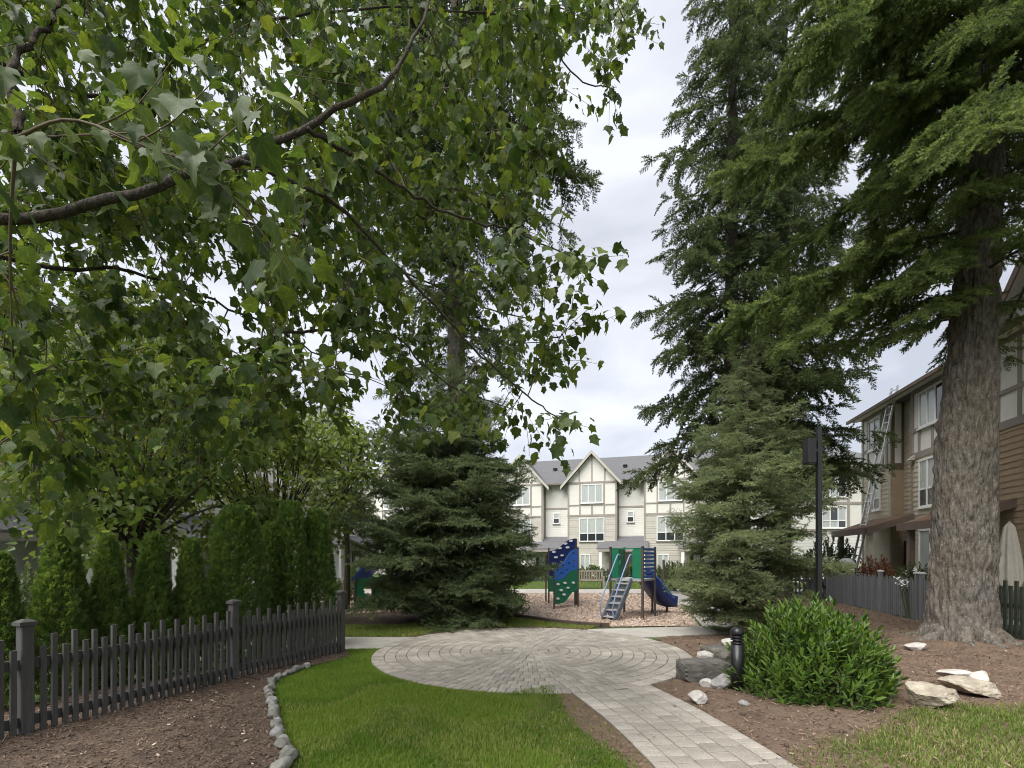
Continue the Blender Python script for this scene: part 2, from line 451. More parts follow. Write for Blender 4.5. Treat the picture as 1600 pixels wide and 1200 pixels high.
def sheet(name, poly, z, mt, kind='structure'):
    mb = MB(); mb.poly([(p[0], p[1], z) for p in poly])
    o = mb.build(name, mt)
    b = bmesh.new(); b.from_mesh(o.data); bmesh.ops.triangulate(b, faces=b.faces[:])
    for f in b.faces:
        if f.normal.z < 0: f.normal_flip()
    b.to_mesh(o.data); b.free()
    o['kind'] = kind
    return o

mb = MB(); mb.quad((-600, -200, 0), (600, -200, 0), (600, 900, 0), (-600, 900, 0))
tag(mb.build('ground', M['ground']), kind='structure')

CX, CY, CR = 0.31, 8.14, 2.58
def arc(a0, a1, r=CR, n=24):
    return [(CX + r * math.cos(R(a)), CY + r * math.sin(R(a))) for a in np.linspace(a0, a1, n)]

# path: centre line from the circle towards the camera
path_c = smooth_curve([(1.74, -1.2), (1.75, 1.0), (1.72, 2.4), (1.60, 3.66), (1.43, 4.8), (1.17, 5.85), (0.92, 6.6)], 160)
path_t = norm(np.gradient(path_c, axis=0)); path_n = np.stack([path_t[:, 1], -path_t[:, 0]], 1)
PW = 0.53
keep = (np.hypot(path_c[:, 0] - CX, path_c[:, 1] - CY) > CR - 0.45)
pl = (path_c - path_n * PW)[keep]; pr = (path_c + path_n * PW)[keep]

stone_px = [(446, 1200), (446, 1182), (440, 1162), (432, 1138), (428, 1115), (424, 1098), (421, 1084), (424, 1074), (434, 1066), (448, 1059), (464, 1052), (482, 1046)]
stone_line = smooth_curve([(-1.72, 2.6), (-1.72, 3.1)] + [tuple(G(*p)) for p in stone_px], 120)

fence_posts = [(-5.05, 2.25), (-4.27, 4.24), (-3.57, 6.2), (-2.81, 7.95)]

lawn_poly = [tuple(p) for p in stone_line] + [(-2.55, 7.65), (-2.78, 8.05), (-2.78, 8.25), (-2.2, 8.27)] + arc(181, 262, CR + 0.01) + [tuple(p) for p in pl[::-1]] + [(1.1, -1.0), (-1.72, -1.0)]
mulch_poly = [(-1.72, -1.0)] + [tuple(p) for p in stone_line] + [(-2.55, 7.65), (-2.78, 8.1), (-3.2, 8.2), (-6.5, 3.0), (-8, -1)]
TRUNK_XY = np.array([(1503 - 800) * 8.7 / F, 8.7])
def bed_height(q):
    q = np.asarray(q, float)
    n = fbm(np.column_stack([q * 1.6, np.zeros(len(q))]), 3, 61); m = fbm(np.column_stack([q * 9, np.zeros(len(q))]), 3, 62)
    d = np.linalg.norm(q - TRUNK_XY, axis=1)
    rim = np.clip((np.hypot(q[:, 0] - 0.31, q[:, 1] - 8.14) - 2.58) / .5, 0, 1)
    dp_ = np.clip(np.min(np.linalg.norm(q[:, None, :] - path_c[None, ::6, :], axis=2), 1) - .53, 0, .5) / .5
    k = np.minimum(rim, dp_)
    return .003 + (.055 * n + .02 * m) * (.25 + .75 * k) + .13 * np.exp(-(d / 1.25) ** 2)
def bed(name, poly, mt, c=.07):
    poly = np.asarray(poly); lo = np.maximum(poly.min(0), (-9, -1)); hi = np.minimum(poly.max(0), (12.5, 20))
    nx, ny = int((hi[0] - lo[0]) / c) + 2, int((hi[1] - lo[1]) / c) + 2
    gx, gy = np.meshgrid(lo[0] + np.arange(nx) * c, lo[1] + np.arange(ny) * c, indexing='ij')
    q = np.stack([gx.ravel(), gy.ravel()], 1)
    i, j = np.meshgrid(np.arange(nx - 1), np.arange(ny - 1), indexing='ij'); a = (i * ny + j).ravel()
    Fq = np.stack([a, a + ny, a + ny + 1, a + 1], 1)
    Fq = Fq[inpoly(q[Fq].mean(1), poly)]
    use = np.unique(Fq); mp_ = np.full(len(q), -1); mp_[use] = np.arange(len(use)); q = q[use]; Fq = mp_[Fq]
    me = mesh_arrays(name, np.column_stack([q, bed_height(q)]), Fq, mt, None, True)
    return tag(link(name, me), kind='structure')
bed('mulch_bed', mulch_poly, M['mulch'])
sheet('lawn', lawn_poly, 0.010, M['lawn'])

rl_px = [(1600, 1112), (1500, 1108), (1440, 1110), (1400, 1130), (1375, 1150), (1330, 1162), (1260, 1168), (1245, 1200)]
rlawn_edge = [tuple(G(*p)) for p in rl_px]
rlawn_poly = [(8.0, 5.1), (6.0, 5.05)] + rlawn_edge + [(2.28, 3.0), (2.4, -1.0), (9, -1.0)]
red_poly = [tuple(p) for p in pr[:]] + arc(-52, 22, CR + 0.005) + [(2.9, 9.5), (4.3, 9.78), (5.25, 10.35), (6.25, 13), (7.2, 20), (11.8, 19.6), (9.45, 9.6), (8.9, 6.0), (9, -1.0)]
bed('mulch_bed_under_trees', red_poly, M['redmulch'])

def slab(name, poly, z, mt):
    mb = MB(); mb.prism([(x, y, 0.0) for x, y in poly], (0, 0, z))
    o = mb.build(name, mt)
    b = bmesh.new(); b.from_mesh(o.data); bmesh.ops.triangulate(b, faces=b.faces[:]); bmesh.ops.recalc_face_normals(b, faces=b.faces[:]); b.to_mesh(o.data); b.free()
    o['kind'] = 'structure'
    return o
slab('footpath', [(-14, 8.2), (-6, 8.25), (-2.27, 8.28)] + arc(177, 149, CR + 0.01, 10) + [(-2.2, 9.5), (-6, 9.55), (-14, 9.7)], 0.025, M['concrete'])
slab('footpath', [(2.55, 9.45), (4.3, 9.8), (5.2, 10.4), (6.2, 13), (7.2, 20.7), (6.0, 20.7), (5.15, 14), (4.35, 11.0), (1.75, 10.55)] + arc(66, 33, CR + 0.01, 10), 0.024, M['concrete'])
strip_poly = [(-6, 9.6), (-2.15, 9.55)] + arc(147, 68, CR + 0.03, 20) + [(1.7, 10.6), (1.95, 11.0), (1.0, 11.6), (0.2, 12.4), (-1.2, 12.6), (-2.6, 11.2), (-6, 10.9)]
sheet('grass_strip', strip_poly, 0.010, M['lawn'])
sheet('mulch_bed_under_spruce', [(-7.5, 10.8), (-6, 10.75), (-2.6, 11.05), (-0.5, 12.0), (0.25, 12.5), (-0.6, 15), (-2.5, 17), (-8, 16)], 0.014, M['mulch'])
chip_poly = [(1.9, 10.95), (4.3, 11.1), (5.1, 14), (5.9, 20.6), (2, 20.9), (-9, 20.7), (-8.5, 14.5), (-4.6, 13.4), (-3, 14.2), (-0.2, 12.7), (0.25, 12.4), (1.05, 11.6)]
sheet('playground_chips', chip_poly, 0.018, M['chips'])
slab('footpath', [(-20, 20.8), (2, 21.0), (20, 20.7), (20, 23.4), (2, 23.7), (-20, 23.5)], 0.022, M['concrete'])

# timber edging of the playground
e_px = smooth_curve([(-0.45, 13.0), (0.2, 12.55), (0.75, 11.85), (1.35, 11.25), (1.95, 10.95), (2.2, 10.92)], 7)
edge = empty('timber_edging', (0.9, 11.7, 0), 'dark timber edging along the front of the wood chip playground', 'edging')
for a, b in zip(e_px[:-1], e_px[1:]):
    mb = MB(); mb.bar((a[0], a[1], 0.045), (b[0], b[1], 0.045), 0.09, 0.13); mb.build('board', M['timber'], edge, bevel=0.008)

# ------------------------------------------------------------------ paved circle and path
paving = sheet('paved_circle', arc(0, 360, CR - 0.01, 97)[:-1], 0.017, M['joint'])
PT = 0.031
def paver_mesh(name, pts, z0, z1, mt, ch=0.006):
    """paver from 4 plan points about its own centre, top edge chamfered"""
    c = np.mean(pts, 0); pts = np.asarray(pts, float)
    ins = c + (pts - c) * (1 - ch * 2 / np.linalg.norm(pts - c, axis=1).mean())
    v = [(p[0], p[1], z0) for p in pts] + [(p[0], p[1], z1 - ch * 0.6) for p in pts] + [(p[0], p[1], z1) for p in ins]
    f = [(8, 9, 10, 11)]
    for i in range(4):
        j = (i + 1) % 4
        f += [(i, j, 4 + j, 4 + i), (4 + i, 4 + j, 8 + j, 8 + i)]
    return np.array(v), f

pcs = []       # (verts, faces, centre, rotation, material)
rad = [CR, CR - 0.20] + list(np.arange(CR - 0.20 - 0.172, 0.12, -0.172))
for k in range(len(rad) - 1):
    ro, ri = rad[k], rad[k + 1]
    rm = (ro + ri) / 2
    n = int(round(2 * math.pi * rm / (0.108 if k == 0 else 0.132)))
    n = max(n, 7)
    h = math.pi / n
    g = 0.0045
    ho, hi = h - g / ro, h - g / ri
    pts = [(ri * math.cos(-hi) - rm, ri * math.sin(-hi)), (ro * math.cos(-ho) - rm, ro * math.sin(-ho)), (ro * math.cos(ho) - rm, ro * math.sin(ho)), (ri * math.cos(hi) - rm, ri * math.sin(hi))]
    pts = [(p[0] + (g if i in (0, 3) else -g), p[1]) for i, p in enumerate(pts)]
    v, f = paver_mesh('paver', pts, 0.0, PT, None)
    me = None
    for i in range(n):
        a = 2 * math.pi * (i + 0.5 * (k % 2)) / n + 0.013 * k
        pcs.append([k, v, f, a, rm])
ring_me = {}
def paver_obj(v, f, loc, rz, key, mt, parent):
    if key not in ring_me:
        me = bpy.data.meshes.new('paver'); me.from_pydata([tuple(q) for q in v], [], f); me.materials.append(mt); ring_me[key] = me
    o = link('paver', ring_me[key], parent, loc)
    o.rotation_euler = (random.gauss(0, 0.006), random.gauss(0, 0.006), rz)
    return o
pcs.sort(key=lambda q: CY + q[4] * math.sin(q[3]))
VV, FF, RR, nb = [], [], [], 0
for i, (k, v, f, a, rm) in enumerate(pcs):
    loc = (CX + rm * math.cos(a), CY + rm * math.sin(a), random.uniform(-0.0015, 0.0015))
    mt = M['paver_b'] if k == 0 else M['paver']
    if i < 290:
        paver_obj(v, f, loc, a, ('ring', k), mt, paving)
    else:
        c, s = math.cos(a), math.sin(a)
        w = np.stack([v[:, 0] * c - v[:, 1] * s + loc[0], v[:, 0] * s + v[:, 1] * c + loc[1], v[:, 2] + loc[2]], 1)
        VV.append(w); FF.append(np.array(f) + nb); RR.append(np.full(len(v), random.random())); nb += len(v)
o = link('far_pavers', mesh_arrays('far_pavers', np.vstack(VV), np.vstack(FF), M['paver'], np.concatenate(RR)), paving)
o['kind'] = 'stuff'
mb = MB(); mb.lathe((CX, CY, 0), [(rad[-1] - 0.006, 0.0), (rad[-1] - 0.006, PT - 0.004), (rad[-1] - 0.012, PT)], 16); mb.build('centre_paver', M['paver'], paving)

walk = sheet('paver_path', [tuple(p) for p in pl] + [tuple(p) for p in pr[::-1]], 0.0175, M['joint'])
# arc length along the centre line
seg = np.concatenate([[0], np.cumsum(np.linalg.norm(np.diff(path_c, axis=0), axis=1))])
def on_path(s, t):
    x = np.interp(s, seg, path_c[:, 0]); y = np.interp(s, seg, path_c[:, 1])
    nx = np.interp(s, seg, path_n[:, 0]); ny = np.interp(s, seg, path_n[:, 1])
    return np.array([x + nx * t, y + ny * t])
s_start = np.interp(2.3, path_c[:, 1], seg)
lanes = [(-PW, -PW + 0.17, 0.104, 0.0, 1), (PW - 0.17, PW, 0.104, 0.05, 1)] + [(-PW + 0.17 + 0.18 * i, -PW + 0.35 + 0.18 * i, 0.26, 0.07 * i, 0) for i in range(4)]
for li, (t0, t1, step, off, border) in enumerate(lanes):
    t1 = min(t1, PW - 0.17) if not border else t1
    s = s_start - 0.3 + off
    while s < seg[-1]:
        st = step if border else random.choice((0.13, 0.18, 0.24))
        a = [on_path(s + 0.0035, t0 + 0.0035), on_path(s + 0.0035, t1 - 0.0035), on_path(s + st - 0.0035, t1 - 0.0035), on_path(s + st - 0.0035, t0 + 0.0035)]
        c = np.mean(a, 0)
        far = min(math.hypot(q[0] - CX, q[1] - CY) for q in a)
        if max(math.hypot(q[0] - CX, q[1] - CY) for q in a) > CR + 0.05:
            if far < CR + 0.006:                      # clip to the rim
                for q in a:
                    d = q - (CX, CY); rr_ = np.hypot(*d)
                    if rr_ < CR + 0.006: q += d / rr_ * (CR + 0.006 - rr_)
            c = np.mean(a, 0)
            v, f = paver_mesh('paver', [q - c for q in a], 0.0, PT, None)
            v = np.array(v)
            me = bpy.data.meshes.new('paver'); me.from_pydata([tuple(q) for q in v], [], f)
            me.materials.append(M['paver_b'] if border else M['paver'])
            o = link('paver', me, walk, (c[0], c[1], random.uniform(-0.0015, 0.0015)))
            o.rotation_euler = (random.gauss(0, 0.005), random.gauss(0, 0.005), 0)
        s += st

# ------------------------------------------------------------------ grass, mulch bits, wood chips
def sample(poly, n, rg):
    poly = np.asarray(poly); lo, hi = poly.min(0), poly.max(0)
    out = []
    tot = 0
    while tot < n:
        q = rg.random((n, 2)) * (hi - lo) + lo
        q = q[inpoly(q, poly)]
        out.append(q); tot += len(q)
    return np.vstack(out)[:n]
blade_v = np.array([(-0.5, 0, 0), (0.5, 0, 0), (0.36, 0.55, 0.05), (-0.36, 0.55, 0.05), (0, 1, 0.28)])
blade_t = np.array([(0, 1, 2), (0, 2, 3), (3, 2, 4)])
def grass(name, q, label, mt, lmin, lmax, w, rg, rnd=None, z=0.008):
    n = len(q)
    az = rg.random(n) * 6.283; lean = rg.random(n) * 0.75
    y = np.stack([np.cos(az) * lean, np.sin(az) * lean, np.ones(n)], 1)
    zz = np.stack([np.cos(az), np.sin(az), np.zeros(n)], 1)
    ln = lmin + (lmax - lmin) * rg.random(n)
    me = scatter_mesh(name, blade_v, blade_t, np.column_stack([q, np.full(n, z) if np.isscalar(z) else z]), y, zz, np.stack([np.full(n, w) * (0.7 + 0.6 * rg.random(n)), ln, ln], 1), mt, rnd)
    return tag(link(name, me), label, 'grass', kind='stuff')
def near_path(q, side):
    d = np.min(np.linalg.norm(q[:, None, :] - (pl if side < 0 else pr)[None, ::4, :], axis=2), 1)
    return d
def lawn_mask(q, bare):
    n1 = fbm(np.column_stack([q * 0.9, np.zeros(len(q))]), 3, 5)
    n2 = fbm(np.column_stack([q * 4.0, np.zeros(len(q))]), 3, 9)
    return n1, n2
q = sample([p for p in lawn_poly if True], 330000, rng)
q = q[(q[:, 1] > 3.0)]
n1, n2 = lawn_mask(q, 0)
dp = near_path(q, -1)
bare_w = 0.05 + 0.30 * np.clip(1 - np.abs(q[:, 1] - 4.6) / 1.3, 0, 1)
prob = np.clip((dp - bare_w * (0.4 + 1.2 * n2)) / 0.18, 0.03, 1) * np.clip(0.35 + 1.5 * n2, 0, 1)
prob = np.where(dp > 1.2, np.maximum(prob, 0.62), prob)
q = q[rng.random(len(q)) < prob]
n1, n2 = lawn_mask(q, 0)
dp = near_path(q, -1)
rim = np.abs(np.hypot(q[:, 0] - CX, q[:, 1] - CY) - CR)
lo_c = np.clip((n1 - 0.5) * 1.6, -0.3, 0.4) + (n2 - 0.5) * 0.35
dry = np.clip(0.4 - dp, 0, 0.4) * 0.7 + np.clip(0.25 - rim, 0, .25) * 0.6
rv = np.clip(0.22 + rng.random(len(q)) * 0.45 + lo_c * 1.7 + dry, 0.0, 0.995)
grass('lawn_grass', q, 'short green mown grass between the stone edging and the paver path', M['grass'], 0.022, 0.058, 0.0062, rng, rv)
q = sample(rlawn_poly + [], 150000, rng); q = q[q[:, 1] > 2.9]; q = q + rng.normal(0, .07, q.shape)
n1, n2 = lawn_mask(q, 0)
dp = near_path(q, 1)
prob = np.clip(n2 * 3.2 - 0.4, 0, 1) * np.clip((q[:, 0] - 2.2) / 0.9, 0.35, 1)
q = q[rng.random(len(q)) < prob]
n1, n2 = lawn_mask(q, 0)
grass('lawn_grass', q, 'patchy yellowish grass in the corner below the pale rocks', M['grass_dry'], 0.025, 0.065, 0.0075, rng, z=bed_height(q), rnd=np.clip(0.1 + 0.5 * rng.random(len(q)) + (n1 - 0.5), 0, 0.995))
q = sample(strip_poly, 42000, rng)
d_rim = np.hypot(q[:, 0] - CX, q[:, 1] - CY) - CR
q = q[rng.random(len(q)) < np.clip(d_rim / 0.35, 0.25, 1)]
d_rim = np.hypot(q[:, 0] - CX, q[:, 1] - CY) - CR
grass('strip_grass', q, 'strip of short grass behind the paved circle', M['grass_dry'], 0.03, 0.075, 0.015, rng, np.clip(0.05 + 0.4 * rng.random(len(q)) + np.clip(0.5 - d_rim, 0, 0.5) * 0.9, 0, 0.995))
q = sample([(-20, 23.7), (20, 23.7), (20, 30), (-20, 30)], 12000, rng)
grass('far_grass', q, 'light green lawn in front of the far townhouses', M['grass_dry'], 0.05, 0.11, 0.03, rng, np.clip(0.05 + 0.45 * rng.random(len(q)), 0, 0.995))

bit_v = np.array([(-0.5, 0, 0), (0.5, 0.05, 0.1), (0.4, 1, 0.05), (-0.45, 0.9, -0.05)])
bit_t = np.array([(0, 1, 2), (0, 2, 3)])
def bits(name, q, label, mt, l0, l1, w0, w1, rg, z=0.012, tilt=0.35, cat='mulch', rnd=None, onbed=False):
    n = len(q); az = rg.random(n) * 6.283
    y = np.stack([np.cos(az), np.sin(az), rg.normal(0, tilt, n)], 1)
    zz = np.stack([rg.normal(0, tilt, n), rg.normal(0, tilt, n), np.ones(n)], 1)
    sc = np.stack([w0 + (w1 - w0) * rg.random(n), l0 + (l1 - l0) * rg.random(n) ** 2, np.full(n, 0.01)], 1)
    zb = z + 0.012 * rg.random(n) + (bed_height(q) - .003 if onbed else 0)
    me = scatter_mesh(name, bit_v, bit_t, np.column_stack([q, zb]), y, zz, sc, mt, rnd)
    return tag(link(name, me), label, cat, kind='stuff')
bits('mulch_litter', sample([p for p in mulch_poly], 45000, rng), 'brown bark mulch scattered before the grey picket fence', M['bit'], 0.012, 0.055, 0.004, 0.014, rng, z=.006, onbed=True)
bits('needle_litter', sample(red_poly, 60000, rng), 'reddish fallen needles and bark under the big fir', M['redbit'], 0.015, 0.07, 0.004, 0.014, rng, z=.006, onbed=True)
bits('wood_chip_litter', sample(chip_poly, 52000, rng), 'pale wood chips covering the playground', M['chipbit'], 0.03, 0.085, 0.012, 0.03, rng, z=0.022, tilt=0.5, cat='wood chips')
pale_q = np.vstack([sample([p for p in mulch_poly], 260, rng), sample(red_poly, 220, rng)])
bits('pale_litter', pale_q, 'pale fallen petals and chips dotted over the mulch', M['chipbit'], 0.02, 0.06, 0.008, 0.02, rng, z=0.012, onbed=True)
bare_q = sample([tuple(p) for p in pl[20:]] + [tuple(p) for p in (pl[20:] - path_n[keep][20:] * 0.75)[::-1]], 9000, rng)
bits('soil_crumbs', bare_q, 'bare soil crumbs beside the paver path', M['redbit'], 0.006, 0.03, 0.004, 0.014, rng, z=0.012, cat='soil')
rim_q = np.array([(CX + (CR + abs(g)) * math.cos(a), CY + (CR + abs(g)) * math.sin(a)) for a, g in zip(rng.uniform(R(60), R(150), 2500), rng.normal(0, 0.10, 2500))])
bits('rim_litter', rim_q, 'dry brown litter along the far rim of the paved circle', M['redbit'], 0.02, 0.06, 0.006, 0.014, rng, z=0.02)
bits('fallen_leaves', np.vstack([sample(lawn_poly, 70, rng), sample([(1.2, 3.2), (2.2, 3.2), (1.9, 5.5), (1.0, 5.5)], 40, rng), sample(arc(0, 360, CR - .1, 30), 160, rng)]), 'scattered brown leaf bits on the lawn and paving', M['redbit'], 0.015, 0.045, 0.01, 0.022, rng, z=0.036, tilt=.2, cat='litter')
# bare soil strips where the lawn has worn away
sheet('worn_soil', [tuple(p) for p in pl[30:]] + [tuple(q) for q in (pl[30:] - path_n[keep][30:] * (0.08 + 0.30 * np.clip(1 - np.abs(pl[30:, 1] - 4.6) / 1.4, 0, 1))[:, None])[::-1]], 0.0135, M['bare'])


# ------------------------------------------------------------------ fences
def fence(name, posts, label, mt, post_h=1.05, post_w=0.092, tall=0.88, short=0.78, pitch=0.081, pw=0.039, pd=0.030, rails=(0.16, 0.66), capm=None, side=1, first_post=0, skip=()):
    root = empty(name, (posts[0][0], posts[0][1], 0), label, 'fence')
    org = np.array([posts[0][0], posts[0][1], 0.0])
    me_cache = {}
    def pk(h):
        key = round(h, 2)
        if key not in me_cache:
            mb = MB(); mb.box(-pw / 2, pw / 2, -pd / 2, pd / 2, 0, h)
            me_cache[key] = mb.mesh('picket', mt)
        return me_cache[key]
    for i in range(len(posts) - 1):
        a = np.array([*posts[i], 0.0]); b = np.array([*posts[i + 1], 0.0])
        d = norm(b - a); ln = np.linalg.norm(b - a); n = np.array([d[1], -d[0], 0]) * side
        for z in rails:
            mb = MB(); mb.bar(a + d * post_w / 2 + (0, 0, z) , b - d * post_w / 2 + (0, 0, z), 0.032, 0.088)
            mb.build('rail', mt, root)
        m = int((ln - post_w - 0.06) / pitch); 
        s0 = (ln - (m) * pitch) / 2
        for k in range(m + 1):
            s = s0 + k * pitch
            if s < post_w / 2 + 0.03 or s > ln - post_w / 2 - 0.03: continue
            h = (tall if k % 2 else short) + random.choice((-0.01, 0.0, 0.01))
            p = a + d * s + n * 0.0335
            o = link('picket', pk(h), root, p - org + (0, 0, 0.025))
            o.rotation_euler = (random.gauss(0, 0.004), random.gauss(0, 0.006), math.atan2(d[1], d[0]))
    post_me = cap_me = None
    for i, p in enumerate(posts):
        a = np.array([*p, 0.0]); q = posts[min(i + 1, len(posts) - 1)]; q0 = posts[max(i - 1, 0)]
        an = math.atan2(q[1] - q0[1], q[0] - q0[0])
        if post_me is None:
            w = post_w / 2
            mb = MB(); mb.box(-w, w, -w, w, 0, post_h - 0.05); post_me = mb.mesh('post', mt)
            c = w + 0.018
            mb = MB(); mb.box(-c, c, -c, c, post_h - 0.05, post_h - 0.018)
            mb.hexa([(-c * .93, -c * .93, post_h - 0.018), (c * .93, -c * .93, post_h - 0.018), (c * .93, c * .93, post_h - 0.018), (-c * .93, c * .93, post_h - 0.018), (-w * .4, -w * .4, post_h + 0.004), (w * .4, -w * .4, post_h + 0.004), (w * .4, w * .4, post_h + 0.004), (-w * .4, w * .4, post_h + 0.004)])
            cap_me = mb.mesh('post_cap', capm or mt)
        o = link('post', post_me, root, a - org); o.rotation_euler = (0, 0, an)
        bv = o.modifiers.new('bevel', 'BEVEL'); bv.width = 0.006
        c = link('post_cap', cap_me, o)
    return root

fence('picket_fence', fence_posts, 'dark grey picket fence with alternating tall and short pickets before the thuja hedge', M['fence'])
# fence along the brown townhouse row
FD = norm(np.array([0.232, 1.0])); F0 = np.array([9.55, 9.2])
def frow(t): return tuple(F0 + FD * t)
fence('picket_fence', [frow(-2.6), frow(-0.9), frow(0.8)], 'dark green picket fence just beyond the big fir trunk by the parasol', M['fence_d'], post_h=1.2, tall=1.12, short=1.02, pitch=0.135, pw=0.07, side=-1)
fence('picket_fence', [frow(2.0), frow(2.9)], 'short grey gate panel with pale capped posts beside the big fir', M['fence_r'], post_h=1.22, tall=1.05, short=0.97, pitch=0.10, pw=0.06, capm=M['capw'], side=-1)
fence('picket_fence', [frow(3.1), frow(4.9), frow(6.7), frow(8.6)], 'grey picket fence receding in front of the rust coloured shrub', M['fence_r'], post_h=1.22, tall=1.05, short=0.97, pitch=0.10, pw=0.06, capm=M['capw'], side=-1)
fence('picket_fence', [(10.3, 19.6), (12.0, 19.2), (13.6, 18.6)], 'far grey picket fence seen behind the black lamp post', M['fence_r'], post_h=1.15, tall=1.0, short=0.9, pitch=0.14, pw=0.06, side=1)
fence('picket_fence', [(-3.5, 31.2), (-1, 30.9), (1.5, 30.6), (4, 30.3), (6.5, 30.0), (9, 29.7), (12, 29.4)], 'low dark fence in front of the cream townhouses', M['fence_d'], post_h=0.95, tall=0.85, short=0.8, pitch=0.2, pw=0.05)

# ------------------------------------------------------------------ rocks and stones
def rock_mesh(seed, dim, mt, planes=12, rough=0.10, sub=4, blocky=0.0):
    rg = np.random.default_rng(seed)
    b = bmesh.new(); bmesh.ops.create_icosphere(b, subdivisions=sub, radius=1.0)
    v = np.array([w.co[:] for w in b.verts])
    if blocky:
        v = v / np.abs(v).max(1, keepdims=True); v = v * (1 - .06 * (np.abs(v) ** 6).sum(1, keepdims=True) / 3)
    for k in range(planes):
        n = norm(rg.normal(size=3)); c = rg.uniform(0.5, 0.85) if not blocky else rg.uniform(1.0, 1.35)
        d = v @ n; over = np.maximum(d - c, 0); v = v - over[:, None] * n * 0.97
    v = v * (1 + rough * 2 * (fbm(v * 1.7 + seed, 4, seed)[:, None] - 0.5) + rough * 1.1 * (fbm(v * 5 + seed, 4, seed)[:, None] - 0.5))
    v = v / np.abs(v).max(0) * (np.array(dim) / 2)
    for w, c in zip(b.verts, v): w.co = c
    me = bpy.data.meshes.new('rock'); b.to_mesh(me); b.free(); me.materials.append(mt)
    me.polygons.foreach_set('use_smooth', np.full(len(me.polygons), planes < 6 and not blocky))
    return me
def rock(name, seed, xy, dim, mt, label, z=None, rz=0, tilt=(0, 0), cat='rock', group=None, **k):
    hb = float(bed_height(np.array([[xy[0], xy[1]]]))[0]) * .8
    o = link(name, rock_mesh(seed, dim, mt, **k), None, (xy[0], xy[1], hb + (dim[2] * 0.36 if z is None else z)))
    o.rotation_euler = (tilt[0], tilt[1], rz)
    return tag(o, label, cat, group)
# edging stones of the lawn
sl = stone_line
seg2 = np.concatenate([[0], np.cumsum(np.linalg.norm(np.diff(sl, axis=0), axis=1))])
s = 0.95; i = 0
ORD = 'first second third fourth fifth sixth seventh eighth ninth tenth eleventh twelfth thirteenth fourteenth fifteenth sixteenth seventeenth eighteenth nineteenth twentieth'.split()
ORD += ['twenty-' + w for w in ORD[:9]] + ['thirtieth'] + ['thirty-' + w for w in ORD[:9]]
while s < seg2[-1]:
    size = (0.14 if s < 2.0 else 0.11) * random.uniform(0.72, 1.25)
    x = np.interp(s, seg2, sl[:, 0]); y = np.interp(s, seg2, sl[:, 1])
    tx = np.interp(s + .05, seg2, sl[:, 0]) - x; ty = np.interp(s + .05, seg2, sl[:, 1]) - y
    tone = random.choice(('rock_g', 'rock_g', 'rock_g', 'rock_w'))
    rock('edging_stone', 100 + i, (x + random.uniform(-.02, .02), y), (size * random.uniform(1.0, 1.2), size * random.uniform(.75, .95), size * random.uniform(.6, .85)), M['edging' if tone == 'rock_g' else 'rock_g'],
         ('pale' if tone == 'rock_w' else 'grey') + ' rounded lawn edging stone, ' + ORD[i] + ' in the row counted from the picture bottom', rz=math.atan2(ty, tx) + random.uniform(-.3, .3), tilt=(random.uniform(-.2, .2), random.uniform(-.2, .2)), cat='stone', group='edging stones along the lawn', planes=4, rough=0.16, sub=3)
    s += size * 0.92; i += 1

rock('boulder', 1, G(1098, 1064), (0.62, 0.34, 0.30), M['rock_d'], 'long dark slate block at the rim of the paved circle', z=0.10, rz=0.08, planes=4, blocky=0.6, rough=0.05, sub=4)
rock('boulder', 2, G(1128, 1046), (0.5, 0.42, 0.34), M['rock_d'], 'grey slate block behind the bollard light', z=0.13, rz=0.5, planes=5, blocky=0.5, rough=0.06, sub=4)
rock('boulder', 3, P(1104, 1034, 6.7)[:2], (0.30, 0.22, 0.16), M['rock_w'], 'pale angular stone lying behind the long slate block', z=0.20, rz=0.3, planes=8, rough=.15)
rock('boulder', 4, P(1136, 1028, 6.95)[:2], (0.24, 0.18, 0.13), M['rock_w'], 'small pale stone resting on the slate block behind the bollard', z=0.33, rz=-0.2, planes=5)
rock('boulder', 5, G(1104, 1078), (0.17, 0.14, 0.12), M['rock_w'], 'small round pale stone in front of the long slate block', planes=4, rough=.05)
rock('boulder', 6, G(1127, 1080), (0.28, 0.24, 0.21), M['rock_g'], 'grey speckled stone touching the foot of the bollard light', planes=7, rough=.1, rz=.4)
rock('boulder', 7, G(1089, 1101), (0.215, 0.19, 0.165), M['rock_w'], 'lone whitish stone on the mulch beside the paver path', planes=8, rough=.14)
rock('boulder', 8, G(1450, 1110), (0.50, 0.34, 0.27), M['rock_t'], 'large pale angular boulder at the edge of the grass corner', z=0.11, rz=-.15, planes=15, rough=.17, sub=5, tilt=(0.1, 0.12))
rock('boulder', 9, P(1516, 1100, 5.5)[:2], (0.62, 0.38, 0.23), M['rock_t'], 'flat layered tan boulder next to the pale angular one', z=0.08, rz=-.2, planes=11, rough=.15, sub=5, tilt=(0.05, 0.12))
rock('boulder', 10, P(1492, 1077, 5.75)[:2], (0.40, 0.22, 0.11), M['rock_w'], 'thin whitish slab lying on the layered tan boulder', z=0.18, rz=-.12, planes=5, rough=.06)
rock('boulder', 11, P(1530, 1082, 5.55)[:2], (0.21, 0.17, 0.2), M['rock_w'], 'small rounded bluish white stone on the layered tan boulder', z=0.19, planes=5, rough=.08)
rock('boulder', 12, G(1431, 1022), (0.42, 0.24, 0.17), M['rock_w'], 'elongated pale stone near the roots of the big fir', rz=.15, planes=7, rough=.09)
rock('boulder', 13, G(1163, 1108), (0.12, 0.1, 0.08), M['rock_g'], 'tiny grey stone at the foot of the laurel shrub', planes=4)
